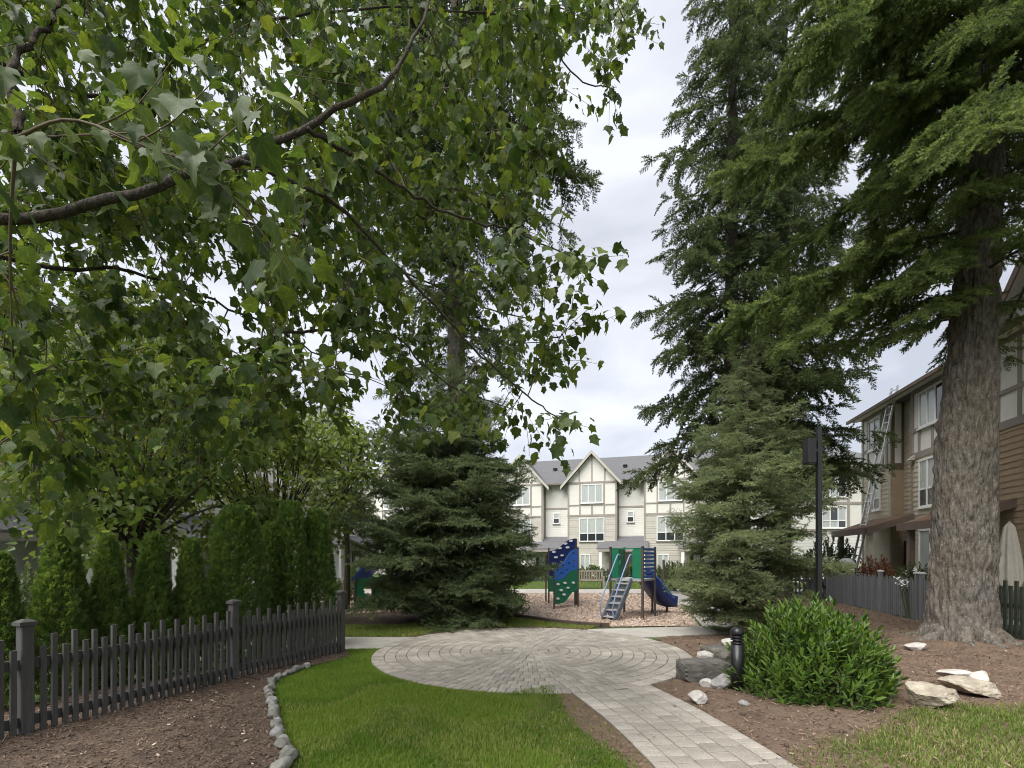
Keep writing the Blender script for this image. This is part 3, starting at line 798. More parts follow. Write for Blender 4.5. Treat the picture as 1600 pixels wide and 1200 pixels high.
for i, (px, py) in enumerate(((1161, 1122), (1350, 1120), (1367, 1116), (1300, 1152), (1315, 1150), (1228, 1170), (1397, 1128), (1055, 1007), (1073, 1011), (270, 1142))):
    rock('pine_cone', 60 + i, G(px, py), (0.06, 0.045, 0.04), M['timber'], 'dark fallen cone on the mulch ' + ('before the laurel shrub by the path', 'below the laurel shrub, inner of a pair', 'below the laurel shrub, outer of a pair', 'left of the grass corner, inner of a pair', 'left of the grass corner, outer of a pair', 'beside the path near the picture bottom', 'at the edge of the grass corner', 'by the paved circle rim, nearer the playground path', 'by the paved circle rim, nearer the bollard', 'in the bed before the picket fence')[i], cat='cone', group='fallen cones on the mulch', planes=3, rough=.3, rz=i)

# ------------------------------------------------------------------ bollard light and lamp post
bx, by = G(1152, 1084)
bol = empty('bollard_light', (bx, by, 0), 'black domed bollard light with ringed louvre beside the laurel shrub', 'bollard')
mb = MB(); mb.lathe((bx, by, 0), [(0.135, 0.0), (0.135, 0.022), (0.125, 0.03)], 32); mb.build('base_plate', M['concrete'], bol, smooth=False)
mb = MB(); mb.lathe((bx, by, 0), [(0.07, 0.03), (0.07, 0.58)], 32); mb.build('shaft', M['black'], bol, smooth=True)
for k in range(3):
    z = 0.588 + 0.036 * k
    mb = MB(); mb.lathe((bx, by, 0), [(0.052, z), (0.072, z + 0.004), (0.074, z + 0.014), (0.056, z + 0.022)], 32); mb.build('louvre_ring', M['black'], bol, smooth=True)
mb = MB(); mb.lathe((bx, by, 0), [(0.047, 0.582), (0.047, 0.70)], 24); mb.build('lens', M['blackrough'], bol, smooth=True)
mb = MB(); mb.lathe((bx, by, 0), [(0.074, 0.695), (0.076, 0.71)] + [(0.076 * math.cos(R(a)), 0.715 + 0.07 * math.sin(R(a))) for a in range(8, 89, 10)], 32); mb.build('dome_cap', M['black'], bol, smooth=True)

lx, ly = (1279.5 - 800) * 8.0 / F, 8.0
zt = P(0, 668, 8.0)[2]
lamp = empty('lamp_post', (lx, ly, 0), 'tall square black lamp post with box light rising behind the laurel shrub', 'lamp post')
mb = MB(); mb.box(lx - .036, lx + .036, ly - .036, ly + .036, 0.02, zt); mb.build('pole', M['black'], lamp, bevel=.006)
mb = MB(); mb.box(lx - .12, lx + .12, ly - .12, ly + .12, 0, 0.02); mb.build('base_plate', M['black'], lamp)
mb = MB(); mb.box(lx - .038, lx + .038, ly - .038, ly + .038, zt, zt + 0.012); mb.build('pole_cap', M['black'], lamp)
mb = MB(); mb.bar((lx - .036, ly, zt - .38), (lx - .09, ly, zt - .38), 0.06, 0.05); mb.bar((lx - .036, ly, zt - .22), (lx - .09, ly, zt - .22), 0.04, 0.03); mb.build('bracket', M['black'], lamp)
mb = MB(); mb.box(lx - .225, lx - .09, ly - .09, ly + .09, zt - .60, zt - .20); mb.build('light_housing', M['blackrough'], lamp, bevel=.012)
mb = MB(); mb.box(lx - .215, lx - .10, ly - .08, ly + .08, zt - .606, zt - .60); mb.build('lens', M['glass'], lamp)

# ------------------------------------------------------------------ playground
def panel(name, outline, holes, a, b, z0, z1, th, mt, parent, off):
    """flat moulded panel: outline in (u 0..1, v 0..1) between posts a and b, z0..z1, real holes cut through"""
    a = np.array(a, float); b = np.array(b, float)
    w = np.linalg.norm(b - a); d = norm(b - a); n = np.array([d[1], -d[0]])
    bm = bmesh.new(); es = []
    def loop(pts):
        vs = [bm.verts.new((a[0] + d[0] * u * w, a[1] + d[1] * u * w, z0 + (z1 - z0) * v)) for u, v in pts]
        for i in range(len(vs)): es.append(bm.edges.new((vs[i], vs[(i + 1) % len(vs)])))
    loop(outline)
    for (u, v, ru, rv) in holes:
        loop([(u + ru * math.cos(t), v + rv * math.sin(t)) for t in np.linspace(0, 2 * math.pi, 13)[:-1]])
    bmesh.ops.triangle_fill(bm, use_beauty=True, use_dissolve=False, edges=es)
    for v in bm.verts: v.co.x -= off[0]; v.co.y -= off[1]; v.co.z -= off[2]
    me = bpy.data.meshes.new(name); bm.to_mesh(me); bm.free(); me.materials.append(mt)
    o = link(name, me, parent)
    s = o.modifiers.new('solid', 'SOLIDIFY'); s.thickness = th; s.offset = 0
    return o
c0 = np.array([1.55, 15.4, 0.0])
climb = empty('climbing_wall', c0, 'blue and green climbing wall with white oval hand holds', 'climbing wall')
fa, fb = P(866, 0, 14.7)[:2], P(903, 0, 15.1)[:2]
ba, bb = P(857.5, 0, 16.4)[:2], P(900.5, 0, 16.0)[:2]
top_f = [(u, v) for u, v in zip(np.linspace(0, 1, 17), 0.70 + 0.30 / (1 + np.exp(-(np.linspace(0, 1, 17) - .52) * 10)))]
mid = [(u, v) for u, v in zip(np.linspace(0, 1, 17), 0.42 + 0.20 / (1 + np.exp(-(np.linspace(0, 1, 17) - .52) * 10)))]
bot = [(u, v) for u, v in zip(np.linspace(0, 1, 17), 0.0 + 0.24 / (1 + np.exp(-(np.linspace(0, 1, 17) - .6) * 11)))]
zz0, zz1 = 0.16, 1.84
panel('upper_panel', [(u, v - 0.006 + .012) for u, v in mid] + top_f[::-1], [(.14, .62, .055, .016), (.36, .70, .06, .018), (.6, .74, .055, .016), (.82, .92, .06, .02), (.62, .84, .05, .016), (.85, .78, .05, .016), (.3, .56, .06, .018), (.55, .62, .05, .016), (.80, .68, .05, .016), (.14, .5, .05, .014)], fa, fb, zz0, zz1, 0.03, M['blue'], climb, c0)
panel('lower_panel', bot + mid[::-1], [(.13, .36, .055, .018), (.42, .38, .06, .018), (.78, .38, .055, .018), (.26, .25, .06, .018), (.55, .29, .05, .016), (.38, .17, .06, .018), (.13, .10, .055, .018), (.85, .30, .05, .016), (.66, .48, .05, .016)], fa, fb, zz0, zz1, 0.03, M['green'], climb, c0)
top_b = [(u, v) for u, v in zip(np.linspace(0, 1, 17), 0.66 + 0.34 / (1 + np.exp(-(np.linspace(0, 1, 17) - .5) * 8)))]
bz0, bz1 = 0.95, 2.22
panel('upper_panel', [(0, 0), (1, 0)] + top_b[::-1], [(.2, .64, .06, .03), (.42, .74, .065, .025), (.62, .86, .07, .027), (.82, .93, .06, .03), (.7, .76, .06, .028), (.28, .50, .06, .03), (.5, .55, .06, .026), (.2, .33, .06, .03), (.46, .38, .06, .026), (.2, .18, .08, .026), (.7, .5, .05, .02)], ba, bb, bz0, bz1, 0.03, M['navy'], climb, c0)
panel('lower_panel', [(0, 0), (1, 0), (1, 1), (0, 1)], [(.2, .8, .05, .05), (.22, .25, .06, .05), (.6, .6, .06, .05)], ba, bb, 0.42, 0.94, 0.03, M['green'], climb, c0)
def holds(lst, a, b, z0, z1, out):
    w = np.linalg.norm(b - a); d = norm(b - a); n = np.array([d[1], -d[0]])
    for u, v, ru, rv in lst:
        mb = MB(); c = a + d * u * w
        pts = [(*(c + d * ru * w * math.cos(t) + n * out), z0 + (z1 - z0) * v + rv * (z1 - z0) * math.sin(t)) for t in np.linspace(0, 6.283, 11)[:-1]]
        mb.prism(pts, (n[0] * .035, n[1] * .035, 0)); mb.build('hand_hold', M['hole'], climb)
holds([(.13, .36, .06, .02), (.42, .38, .07, .02), (.78, .38, .06, .02), (.26, .25, .07, .02), (.55, .29, .06, .018), (.38, .17, .07, .02), (.13, .10, .06, .02)], fa, fb, zz0, zz1, .016)
holds([(.2, .64, .07, .032), (.42, .74, .075, .028), (.62, .86, .08, .03), (.82, .93, .07, .032), (.7, .76, .07, .03), (.28, .50, .07, .03), (.5, .55, .06, .026), (.2, .33, .07, .03), (.2, .18, .09, .03)], ba, bb, bz0, bz1, .016)
for q, h in ((fa, 1.45), (fb, 1.9), (ba, 1.9), (bb, 2.2), (P(853, 0, 17.0)[:2], 1.7), (P(898.5, 0, 15.9)[:2], 1.9)):
    mb = MB(); mb.tube([(q[0], q[1], 0), (q[0], q[1], h)], 0.028, 10); mb.build('post', M['steel_post'], climb, smooth=False)
mb = MB(); mb.bar((fb[0], fb[1], 1.0), (bb[0], bb[1], 1.0), 0.03, 0.05); mb.build('brace', M['steel_post'], climb)

t0 = np.array([3.2, 12.85, 0.0])
tower = empty('play_tower', t0, 'playground tower with green panels, ladder and dark blue slide', 'play tower')
cF, cR, cL, cB = np.array([3.27, 12.1]), np.array([3.83, 12.95]), np.array([2.60, 12.75]), np.array([3.16, 13.6])
ZD, ZT = 1.03, 1.83
for q, r, h in ((cF, 0.036, ZT), (cR, 0.032, ZT), (cL, 0.032, ZT), (cB, 0.032, ZT)):
    mb = MB(); mb.tube([(q[0], q[1], 0), (q[0], q[1], h)], r, 12); p_ = mb.build('post', M['steel_post'], tower)
    mb = MB(); mb.lathe((q[0], q[1], h), [(r + .004, 0), (r + .004, .02), (r * .6, .04)], 12); mb.build('post_cap', M['blackrough'], p_)
mb = MB(); mb.prism([(*q, ZD - .05) for q in (cF, cR, cB, cL)], (0, 0, .05)); mb.build('deck', M['alu'], tower)
def L2(a, b, t): return a + (b - a) * t
for (a, b) in ((cL, L2(cL, cF, .27)), (L2(cL, cF, .70), cF), (cB, cL), (cR, cB)):
    w_ = np.linalg.norm(b - a)
    if w_ < .5:
        hump = [(0, 0), (1, 0)] + [(1, .9), (.85, .96), (.6, 1), (.3, .98), (0, .93)]
        panel('panel', hump, [], a + norm(b - a) * .05 * (a is cL or a is cR), b, ZD + .02, ZT, .03, M['green'], tower, t0)
panel('panel', [(0.05, 0), (.95, 0), (.95, 1), (.05, 1)], [(.5, .6, .18, .2)], cB, cL, ZD + .02, ZT - .02, .03, M['green'], tower, t0)
for k in range(8):
    z = ZD + .06 + k * .1
    mb = MB(); mb.bar((*L2(cF, cR, .06), z), (*L2(cF, cR, .94), z), .03, .062); mb.build('panel_slat', M['blue'], tower)
mb = MB(); mb.bar((*L2(cF, cR, .06), ZT - .05), (*L2(cF, cR, .94), ZT - .05), .02, .03); mb.bar((*L2(cF, cL, .05), ZT - .02), (*L2(cF, cL, .95), ZT - .02), .03, .03); mb.build('top_rail', M['green'], tower)
# ladder
ld = norm(np.array([-.55, -.40])); lt = norm(cL - cF)
mtop = L2(cF, cL, .52)
l_w = 0.36
bot_c = mtop + ld * .62 
for s_ in (-1, 1):
    a = np.array([*(mtop + lt * s_ * l_w / 2), ZD]); b = np.array([*(bot_c + lt * s_ * l_w / 2), 0.03])
    mb = MB(); mb.bar(a, b, .05, .11, up=(ld[0], ld[1], 0.5)); mb.build('stringer', M['tread'], tower)
    hr = smooth_curve([(*(mtop + lt * s_ * l_w / 2 - ld * .02), ZD + .62), (*(mtop + lt * s_ * l_w / 2 + ld * .13), ZD + .52), (*(L2(mtop, bot_c, .9) + lt * s_ * l_w / 2 + ld * .12), .46), (*(bot_c + lt * s_ * l_w / 2 + ld * .02), .05)], 16)
    mb = MB(); mb.tube(hr, .018, 8); mb.build('handrail', M['pale_blue'], tower, smooth=True)
for k in range(6):
    f_ = (k + .6) / 6.3
    c = L2(bot_c, mtop, f_); z = ZD * f_
    mb = MB(); mb.bar((*(c - lt * l_w / 2), z), (*(c + lt * l_w / 2), z), .13, .03); mb.build('tread', M['alu'], tower)
    if k < 6:
        mb = MB(); mb.bar((*(c - lt * l_w / 2.1 - ld * .03), z - .08), (*(c + lt * l_w / 2.1 - ld * .03), z - .08), .02, .12); mb.build('riser', M['tread'], tower)
# slide
sm = L2(cR, cB, .5); sd = norm(np.array([.86, .50])); sn = np.array([-sd[1], sd[0]])
prof = smooth_curve([(0, ZD + .02), (.18, ZD - .02), (.55, .62), (.92, .30), (1.18, .24)], 14)
mb = MB()
rows = []
for r_, z in prof:
    c = sm + sd * r_
    sec = [(-.27, .20), (-.25, .02), (-.12, -.02), (.12, -.02), (.25, .02), (.27, .20), (.31, .20), (.29, -.05), (0, -.09), (-.29, -.05), (-.31, .20)]
    rows.append([(c[0] + sn[0] * u, c[1] + sn[1] * u, z + v) for u, v in sec])
k = len(rows[0])
for r_ in rows: mb.v += r_
for i in range(len(rows) - 1):
    for j in range(k):
        j2 = (j + 1) % k
        mb.f.append((i * k + j, i * k + j2, (i + 1) * k + j2, (i + 1) * k + j))
sl_o = mb.build('slide_chute', M['navy'], tower, smooth=True)
mb = MB(); mb.tube([(*(sm + sd * .05 + sn * .28), ZD + .25), (*(sm + sd * .56 + sn * .29), .88), (*(sm + sd * .96 + sn * .29), .52), (*(sm + sd * 1.18 + sn * .29), .46)], .03, 8)
mb.tube([(*(sm + sd * .05 - sn * .28), ZD + .25), (*(sm + sd * .56 - sn * .29), .88), (*(sm + sd * .96 - sn * .29), .52), (*(sm + sd * 1.18 - sn * .29), .46)], .03, 8); mb.build('slide_rim', M['blue'], sl_o, smooth=True)
for u in (.5, 1.08):
    mb = MB(); c = sm + sd * u; mb.tube([(c[0], c[1], 0), (c[0], c[1], .24 if u > 1 else .55)], .03, 8); mb.build('slide_leg', M['steel_post'], tower)
for q, h in ((P(1037, 0, 16.2)[:2], 1.5), (P(1033, 0, 15.8)[:2], 0.9)):
    mb = MB(); mb.tube([(q[0], q[1], 0), (q[0], q[1], h)], .04, 10)
    tag(mb.build('play_post', M['steel_post']), 'thin dark playground post behind the slide, ' + ('taller one' if h > 1 else 'shorter one'), 'post')

ph0 = np.array([-4.3, 14.6, 0.0])
house_p = empty('playhouse', ph0, 'green playhouse with blue gabled roof half hidden by the spruce', 'playhouse')
pa, pb = P(555, 0, 14.4)[:2], P(612, 0, 14.8)[:2]
panel('front_panel', [(0, 0), (1, 0), (1, 1), (0, 1)], [(.42, .62, .2, .2)], pa, pb, .05, .95, .04, M['green'], house_p, ph0)
pc, pd = pa + (.25, .95), pb + (.25, .95)
panel('rear_panel', [(0, 0), (1, 0), (1, 1), (0, 1)], [(.5, .6, .25, .2)], pc, pd, .05, .95, .04, M['green'], house_p, ph0)
apex = L2(pa, pb, .5); apex2 = L2(pc, pd, .5)
for q, q2 in ((pa, pc), (pb, pd)):
    o_ = norm(q - apex) * .12
    mb = MB(); mb.prism([(*(q + o_), .88), (*(q2 + o_), .88), (*apex2, 1.62), (*apex, 1.62)], (0, 0, .07)); mb.build('roof_panel', M['blue'], house_p)
for q in (pa, pb, pc, pd):
    mb = MB(); mb.tube([(*q, 0), (*q, .98)], .045, 8); mb.build('post', M['steel_post'], house_p)

# bench
b0 = np.array([P(922, 0, 23.9)[0], 23.9, 0.02])
bench = empty('garden_bench', b0, 'weathered wooden slatted bench beyond the playground', 'bench')
W = 1.25
for sx in (-1, 1):
    x = b0[0] + sx * W / 2
    for y, h in ((-.25, .62), (.25, .92)):
        mb = MB(); mb.box(x - .04, x + .04, b0[1] + y - .04, b0[1] + y + .04, .02, h); mb.build('leg', M['bench'], bench)
    mb = MB(); mb.box(x - .045, x + .045, b0[1] - .3, b0[1] + .22, .621, .66); mb.build('armrest', M['bench'], bench)
for k in range(4):
    y = b0[1] - .24 + k * .125
    mb = MB(); mb.box(b0[0] - W / 2 + .045, b0[0] + W / 2 - .045, y, y + .1, .42, .45); mb.build('seat_slat', M['bench'], bench)
for k in range(9):
    x = b0[0] - W / 2 + .12 + k * (W - .24) / 8
    mb = MB(); mb.box(x - .03, x + .03, b0[1] + .235, b0[1] + .265, .5, .85); mb.build('back_slat', M['bench'], bench)
mb = MB(); mb.box(b0[0] - W / 2 + .045, b0[0] + W / 2 - .045, b0[1] + .225, b0[1] + .275, .852, .93); mb.build('top_rail', M['bench'], bench)
mb = MB(); mb.box(b0[0] - W / 2 + .045, b0[0] + W / 2 - .045, b0[1] + .225, b0[1] + .275, .44, .498); mb.build('back_rail', M['bench'], bench)

# ------------------------------------------------------------------ townhouses (local x along the facade, outward = -y)
Z3 = (0, 0, 0)
def bx(root, name, mt, x0, x1, o0, o1, z0, z1, bevel=0):
    mb = MB(); mb.box(x0, x1, -o1, -o0, z0, z1)
    return mb.build(name, mt, root, Z3, bevel=bevel)

def window(root, x0, x1, o, z0, z1, cols, transom=None, blind=None, fr=0.06, trim=None, sill=True):
    """vinyl window: frame with mullions, each pane a piece of its own"""
    mb = MB()
    d0, d1 = -(o + .05), -(o - .02)
    mb.box(x0, x1, d0, d1, z1 - fr, z1); mb.box(x0, x1, d0, d1, z0, z0 + fr)
    mb.box(x0, x0 + fr, d0, d1, z0 + fr, z1 - fr); mb.box(x1 - fr, x1, d0, d1, z0 + fr, z1 - fr)
    w = (x1 - x0 - fr) / cols
    for k in range(1, cols):
        c = x0 + fr / 2 + w * k
        mb.box(c - fr / 2, c + fr / 2, d0 + .004, d1, z0 + fr, z1 - fr)
    zt_ = z0 + (z1 - z0) * transom if transom else None
    if zt_:
        for k in range(cols):
            c = x0 + fr / 2 + w * k
            mb.box(c + fr / 2, c + w - fr / 2, d0 + .008, d1, zt_ - fr / 2, zt_ + fr / 2)
    f = mb.build('window', M['vinyl'], root, Z3)
    for k in range(cols):
        c = x0 + fr / 2 + w * k
        bands = [(z0 + fr, z1 - fr)] if not zt_ else [(z0 + fr, zt_ - fr / 2), (zt_ + fr / 2, z1 - fr)]
        for bi, (a, b) in enumerate(bands):
            m_ = MB(); m_.box(c + fr / 2, c + w - fr / 2, -(o + .022), -(o + .012), a, b)
            use = 'glass'
            if blind == 'all' or (blind == 'upper' and (bi == len(bands) - 1)) or (blind == 'mix' and (k + bi) % 3 != 2): use = 'curtain'
            m_.build('pane', M[use], f, Z3)
    if sill:
        m_ = MB(); m_.box(x0 - .05, x1 + .05, -(o + .08), -(o - .02), z0 - .055, z0 - .002); m_.build('sill', trim or M['vinyl'], f, Z3)
    return f

def lap_joined(root, x0, x1, o, z0, z1, pitch, mt, name='siding'):
    mb = MB(); z = z0
    while z < z1 - .02:
        t = min(z + pitch, z1)
        mb.hexa([(x0, -(o + .022), z), (x1, -(o + .022), z), (x1, -o, z), (x0, -o, z), (x0, -(o + .006), t), (x1, -(o + .006), t), (x1, -o, t), (x0, -o, t)])
        z += pitch
    ob = mb.build(name, mt, root, Z3); ob['kind'] = 'stuff'
    return ob

board_cache = {}
def boards(root, x0, x1, o, z0, z1, pitch, mt, holes=()):
    z = z0
    while z < z1 - .03:
        t = min(z + pitch, z1)
        spans = [(x0, x1)]
        for hx0, hx1, hz0, hz1 in holes:
            if hz0 < (z + t) / 2 < hz1:
                spans = [q for a, b in spans for q in ((a, min(b, hx0)), (max(a, hx1), b)) if q[1] - q[0] > .02]
        for a, b in spans:
            key = (round(b - a, 3), round(t - z, 3), mt.name)
            if key not in board_cache:
                mb = MB(); w = b - a; h = t - z
                mb.hexa([(0, -.026, 0), (w, -.026, 0), (w, 0, 0), (0, 0, 0), (0, -.006, h), (w, -.006, h), (w, 0, h), (0, 0, h)])
                board_cache[key] = mb.mesh('siding_board', mt)
            link('siding_board', board_cache[key], root, (a, -o, z))
        z += pitch

def gable(root, xc, half, o, ze, zp, back, mt_wall, verts=True, roofm='roof', rake='trim_l', over=.38, trim='trim'):
    """street gable: wall triangle, timbering, rake boards, two roof slopes running back"""
    wall_h = half - .12
    sl = (zp - ze) / half
    mb = MB(); mb.prism([(xc - wall_h, -o, ze + .05), (xc + wall_h, -o, ze + .05), (xc, -o, ze + .05 + wall_h * sl)], (0, .3, 0)); mb.build('gable_wall', M[mt_wall], root, Z3)
    if verts:
        for f_ in (-.5, 0, .5):
            x = xc + f_ * half * .95; t = ze + (half - abs(x - xc)) * sl - .12
            bx(root, 'timber', M[trim], x - .045, x + .045, o, o + .03, ze + .1, t)
    for sg in (-1, 1):
        a = (xc + sg * (half + over), -(o + .34), ze - over * sl); b = (xc, -(o + .34), zp)
        up = .10
        mb = MB()
        mb.prism([(a[0], a[1], a[2] + up), (b[0], b[1], b[2] + up), (b[0], b[1], b[2] + up + .09), (a[0], a[1], a[2] + up + .09)], (0, back + o + .34, 0))
        mb.build('roof', M[roofm], root, Z3)
        mb = MB(); mb.prism([(a[0], a[1] - .04, a[2] - .10), (b[0], b[1] - .04, b[2] - .10), (b[0], b[1] - .04, b[2] + up + .07), (a[0], a[1] - .04, a[2] + up + .07)], (0, .039, 0)); mb.build('rake_board', M[rake], root, Z3)
        mb = MB(); mb.prism([(a[0], a[1], a[2] + up - .02), (b[0], b[1], b[2] + up - .02), (b[0], b[1], b[2] + up - .001), (a[0], a[1], a[2] + up - .001)], (0, .33, 0)); mb.build('soffit', M['soffit'], root, Z3)

def main_roof(root, x0, x1, ze, zr, depth, mt='roof', over=.45, hip=0.0):
    rx0, rx1 = x0 - over, x1 + over
    f0, b0_ = -over, depth + over; m = depth / 2
    h = hip
    mb = MB()
    A = [(rx0, f0, ze), (rx1, f0, ze), (rx1, b0_, ze), (rx0, b0_, ze)]
    Rg = [(rx0 + h, m, zr), (rx1 - h, m, zr)]
    for z in (0,):
        mb.quad(A[0], A[1], Rg[1], Rg[0]); mb.quad(A[2], A[3], Rg[0], Rg[1]); mb.poly([A[1], A[2], Rg[1]]); mb.poly([A[3], A[0], Rg[0]])
        mb.quad(A[3], A[2], A[1], A[0])
    mb.build('roof', M[mt], root, Z3)
    bx(root, 'gutter', M['trim_d'], rx0, rx1, over, over + .09, ze - .10, ze + .02)
    bx(root, 'soffit', M['soffit'], rx0 + .02, rx1 - .02, .1, over - .01, ze - .035, ze - .005)

def cream_row(name, O, ang, bays, label, bay_mat='tan_s', pitch=6.0, ret=False, end=0.0):
    root = empty(name, (O[0], O[1], 0), label, 'building'); root.rotation_euler = (0, 0, ang)
    hw = 1.97; x0, x1 = bays[0] * pitch - hw - 2.03, bays[-1] * pitch + hw + 2.03 + end
    bx(root, 'wall', M['cream_s'], x0, x1, -9, 0, -.5, 7.6)
    main_roof(root, x0, x1, 7.6, 10.55, 9)
    for k in bays:
        c = k * pitch
        bx(root, 'bay_wall', M['cream'], c - hw, c + hw, 0.0, .6, -.3, 7.6)
        lap_joined(root, c - hw, c + hw, .6, 0, 4.85, .19, M[bay_mat])
        for z, h in ((4.85, .16), (5.74, .09), (7.5, .16)):
            bx(root, 'timber', M['trim'], c - hw - .01, c + hw + .01, .6, .64, z, z + h)
        for x in (-hw + .07, hw - .07):
            bx(root, 'corner_board', M['trim'], c + x - .06, c + x + .06, .6, .645, 0, 7.7)
        for x in (-.97, .97):
            bx(root, 'timber', M['trim'], c + x - .045, c + x + .045, .6, .638, 5.032, 7.498)
        bx(root, 'timber', M['trim'], c - .06, c + .06, .6, .638, 5.032, 5.738)
        window(root, c - .87, c + .87, .63, 5.93, 7.43, 3, blind='all')
        window(root, c - 1.0, c + 1.0, .63, 2.83, 4.73, 3, transom=.35, blind='upper', trim=M['trim'])
        window(root, c - .95, c - .12, .63, .43, 1.80, 2, blind='mix')
        gable(root, c, 2.15, .6, 7.55, 9.95, 4.2, 'cream')
        # recess to the right of the bay
        r0, r1 = c + hw, c + pitch - hw
        lap_joined(root, r0, r1, 0, 0, 5.5, .15, M['cream_s'])
        bx(root, 'timber', M['trim'], r0, r1, 0, .035, 5.52, 5.68)
        window(root, r0 + .75, r0 + 1.30, .03, 4.35, 5.25, 1, transom=.5, blind='upper', trim=M['trim'])
        mb = MB(); mb.tube([(r0 + .08, -.10, 7.5), (r0 + .08, -.10, .1)], .045, 8); mb.build('downspout', M['trim_d'], root, Z3)
        # porch
        mb = MB(); mb.prism([(r0 - 1.45, -2.1, 2.18), (r1 + .35, -2.1, 2.18), (r1 + .35, -.62, 2.75), (r0 - 1.45, -.62, 2.75)], (0, 0, .08)); mb.build('porch_roof', M['roof'], root, Z3)
        mb = MB(); mb.quad((r0, -.62, 2.84), (r1, -.62, 2.84), (r1, 0, 3.25), (r0, 0, 3.25)); mb.build('porch_roof', M['roof'], root, Z3)
        bx(root, 'porch_beam', M['trim'], r0 - 1.35, r1 + .25, 1.95, 2.1, 2.0, 2.175)
        for x in (r0 - 1.15, r1):
            bx(root, 'porch_column', M['vinyl'], x - .11, x + .11, 1.85, 2.07, .5, 1.998)
            bx(root, 'column_base', M['tan_s'], x - .2, x + .2, 1.76, 2.16, -.2, .498)
        dr = bx(root, 'door', M['door'], r0 - .55, r0 + .42, .62, .68, -.1, 1.95)
        m_ = MB(); m_.box(r0 - .3, r0 + .17, -.69, -.684, .7, 1.75); m_.build('door_glass', M['curtain'], dr, Z3)
        for vx in (r0 + .5, c - .8):
            mb = MB(); mb.lathe((vx, 2.2, 9.05), [(.16, 0), (.16, .25), (.2, .26), (.2, .34)], 10); mb.build('roof_vent', M['blackrough'], root, Z3)
    return root

cream_row('townhouse_row', ((921 - 800) * 40 / F + .18, 40 - .55), R(-16), [-4, -3, -2, -1, 0, 1], 'cream gabled townhouse row with grey roof behind the playground')
cream_row('townhouse_row', (-13.4, 16.0), math.atan2(.97, .24), [-1, 0, 1, 2], 'taupe and cream townhouse row glimpsed behind the thuja hedge')

# hip roofed house behind the lamp post
hr_ = empty('townhouse', (17.2, 30.5, 0), 'cream hip-roofed townhouse behind the lamp post', 'building'); hr_.rotation_euler = (0, 0, R(-3))
bx(hr_, 'wall', M['cream'], 0, 7.2, -8, 0, -.3, 7.2)
lap_joined(hr_, 0, 7.2, 0, 0, 3.2, .19, M['cream_s'])
main_roof(hr_, 0, 7.2, 7.2, 9.6, 8, hip=3.2)
for z in (3.2, 4.9, 6.95): bx(hr_, 'timber', M['trim'], 0, 7.2, 0, .035, z, z + .15)
for x in (0.08, 2.1, 3.9, 5.6): bx(hr_, 'timber', M['trim'], x - .07, x + .07, 0, .03, 3.36, 6.94)
window(hr_, 2.25, 3.75, .02, 5.35, 6.75, 3, blind='mix')
window(hr_, 2.25, 3.75, .02, 3.40, 4.75, 3, transom=.35, blind='mix')
window(hr_, .6, 1.9, .02, 5.35, 6.75, 2, blind='mix')
window(hr_, 2.3, 3.7, .03, .9, 2.3, 2, blind='mix')

# brown townhouse row on the far side of the grey fence; local x runs towards the camera
br = empty('townhouse_row', (13.4, 13.3, 0), 'brown clapboard townhouse row with white half-timbered upper floor beside the big fir', 'building')
br.rotation_euler = (0, 0, math.atan2(-.974, -.226))
RW = -.42                                   # recess plane
bx(br, 'wall', M['khaki_s'], -7.75, 9, -9, RW, -.2, 7.5)
for (a, b) in ((-7.8, -5.48), (-4.12, -1.4), (-.06, 6.5)):
    bx(br, 'bay_wall', M['panel_w'], a, b, RW, 0, -.2, 7.5)
# siding, board by board
boards(br, -7.8, -5.48, 0, 0, 5.05, .17, M['khaki_s'], holes=[(-7.15, -6.2, 3.5, 4.75), (-7.2, -6.9, .9, 2.2)])
boards(br, -4.12, -1.4, 0, 0, 5.05, .17, M['khaki_s'], holes=[(-3.6, -2.2, 3.3, 4.95), (-3.6, -2.9, .9, 2.55)])
boards(br, -.06, 4.0, 0, 0, 5.05, .165, M['brown_s'])
boards(br, -5.48, -4.12, RW, 0, 7.4, .17, M['khaki_s'], holes=[(-4.75, -4.3, 3.9, 4.9)])
boards(br, -1.4, -.06, RW, 0, 7.4, .17, M['khaki_s'])
# dark returns of the bays, facing the camera
for xs in (-5.48, -1.4):
    sb = MB(); sb.box(xs, xs + .03, .0, -RW, 0, 4.95); sb.build('bay_return', M['brown_s'], br, Z3)
    sb = MB(); sb.box(xs, xs + .035, .0, -RW, 4.95, 5.2); sb.build('timber', M['trim_d'], br, Z3)
    sb = MB(); sb.box(xs, xs + .035, .0, -RW, 6.0, 6.12); sb.build('timber', M['trim_d'], br, Z3)
    for y in (-.002, -RW - .09):
        sb = MB(); sb.box(xs, xs + .04, y, y + .09, 5.2, 7.5); sb.build('timber', M['trim_d'], br, Z3)
for (a, b, mids) in ((-7.8, -5.48, (-7.3, -6.1, -5.8)), (-4.12, -1.4, (-3.65, -2.9, -2.15)), (-.06, 4.2, (.75, 1.6, 2.5, 3.4))):
    for z, h in ((5.05, .22), (6.0, .12), (7.36, .16)):
        bx(br, 'timber', M['trim'], a - .005, b + .005, 0, .04, z, z + h)
    for x in mids:
        bx(br, 'timber', M['trim'], x - .055, x + .055, 0, .036, 5.272, 7.358)
    for x in (a + .06, b - .06):
        bx(br, 'corner_board', M['trim_l'] if a < -5 else M['trim'], x - .06, x + .06, 0, .045, 0, 7.5)
window(br, -7.15, -6.2, .03, 6.0, 7.28, 2, blind='mix')
window(br, -7.15, -6.2, .03, 3.5, 4.75, 2, transom=.38, blind='upper')
window(br, -7.2, -6.9, .03, .9, 2.2, 1)
window(br, -3.6, -2.2, .03, 6.05, 7.3, 3, blind='mix')
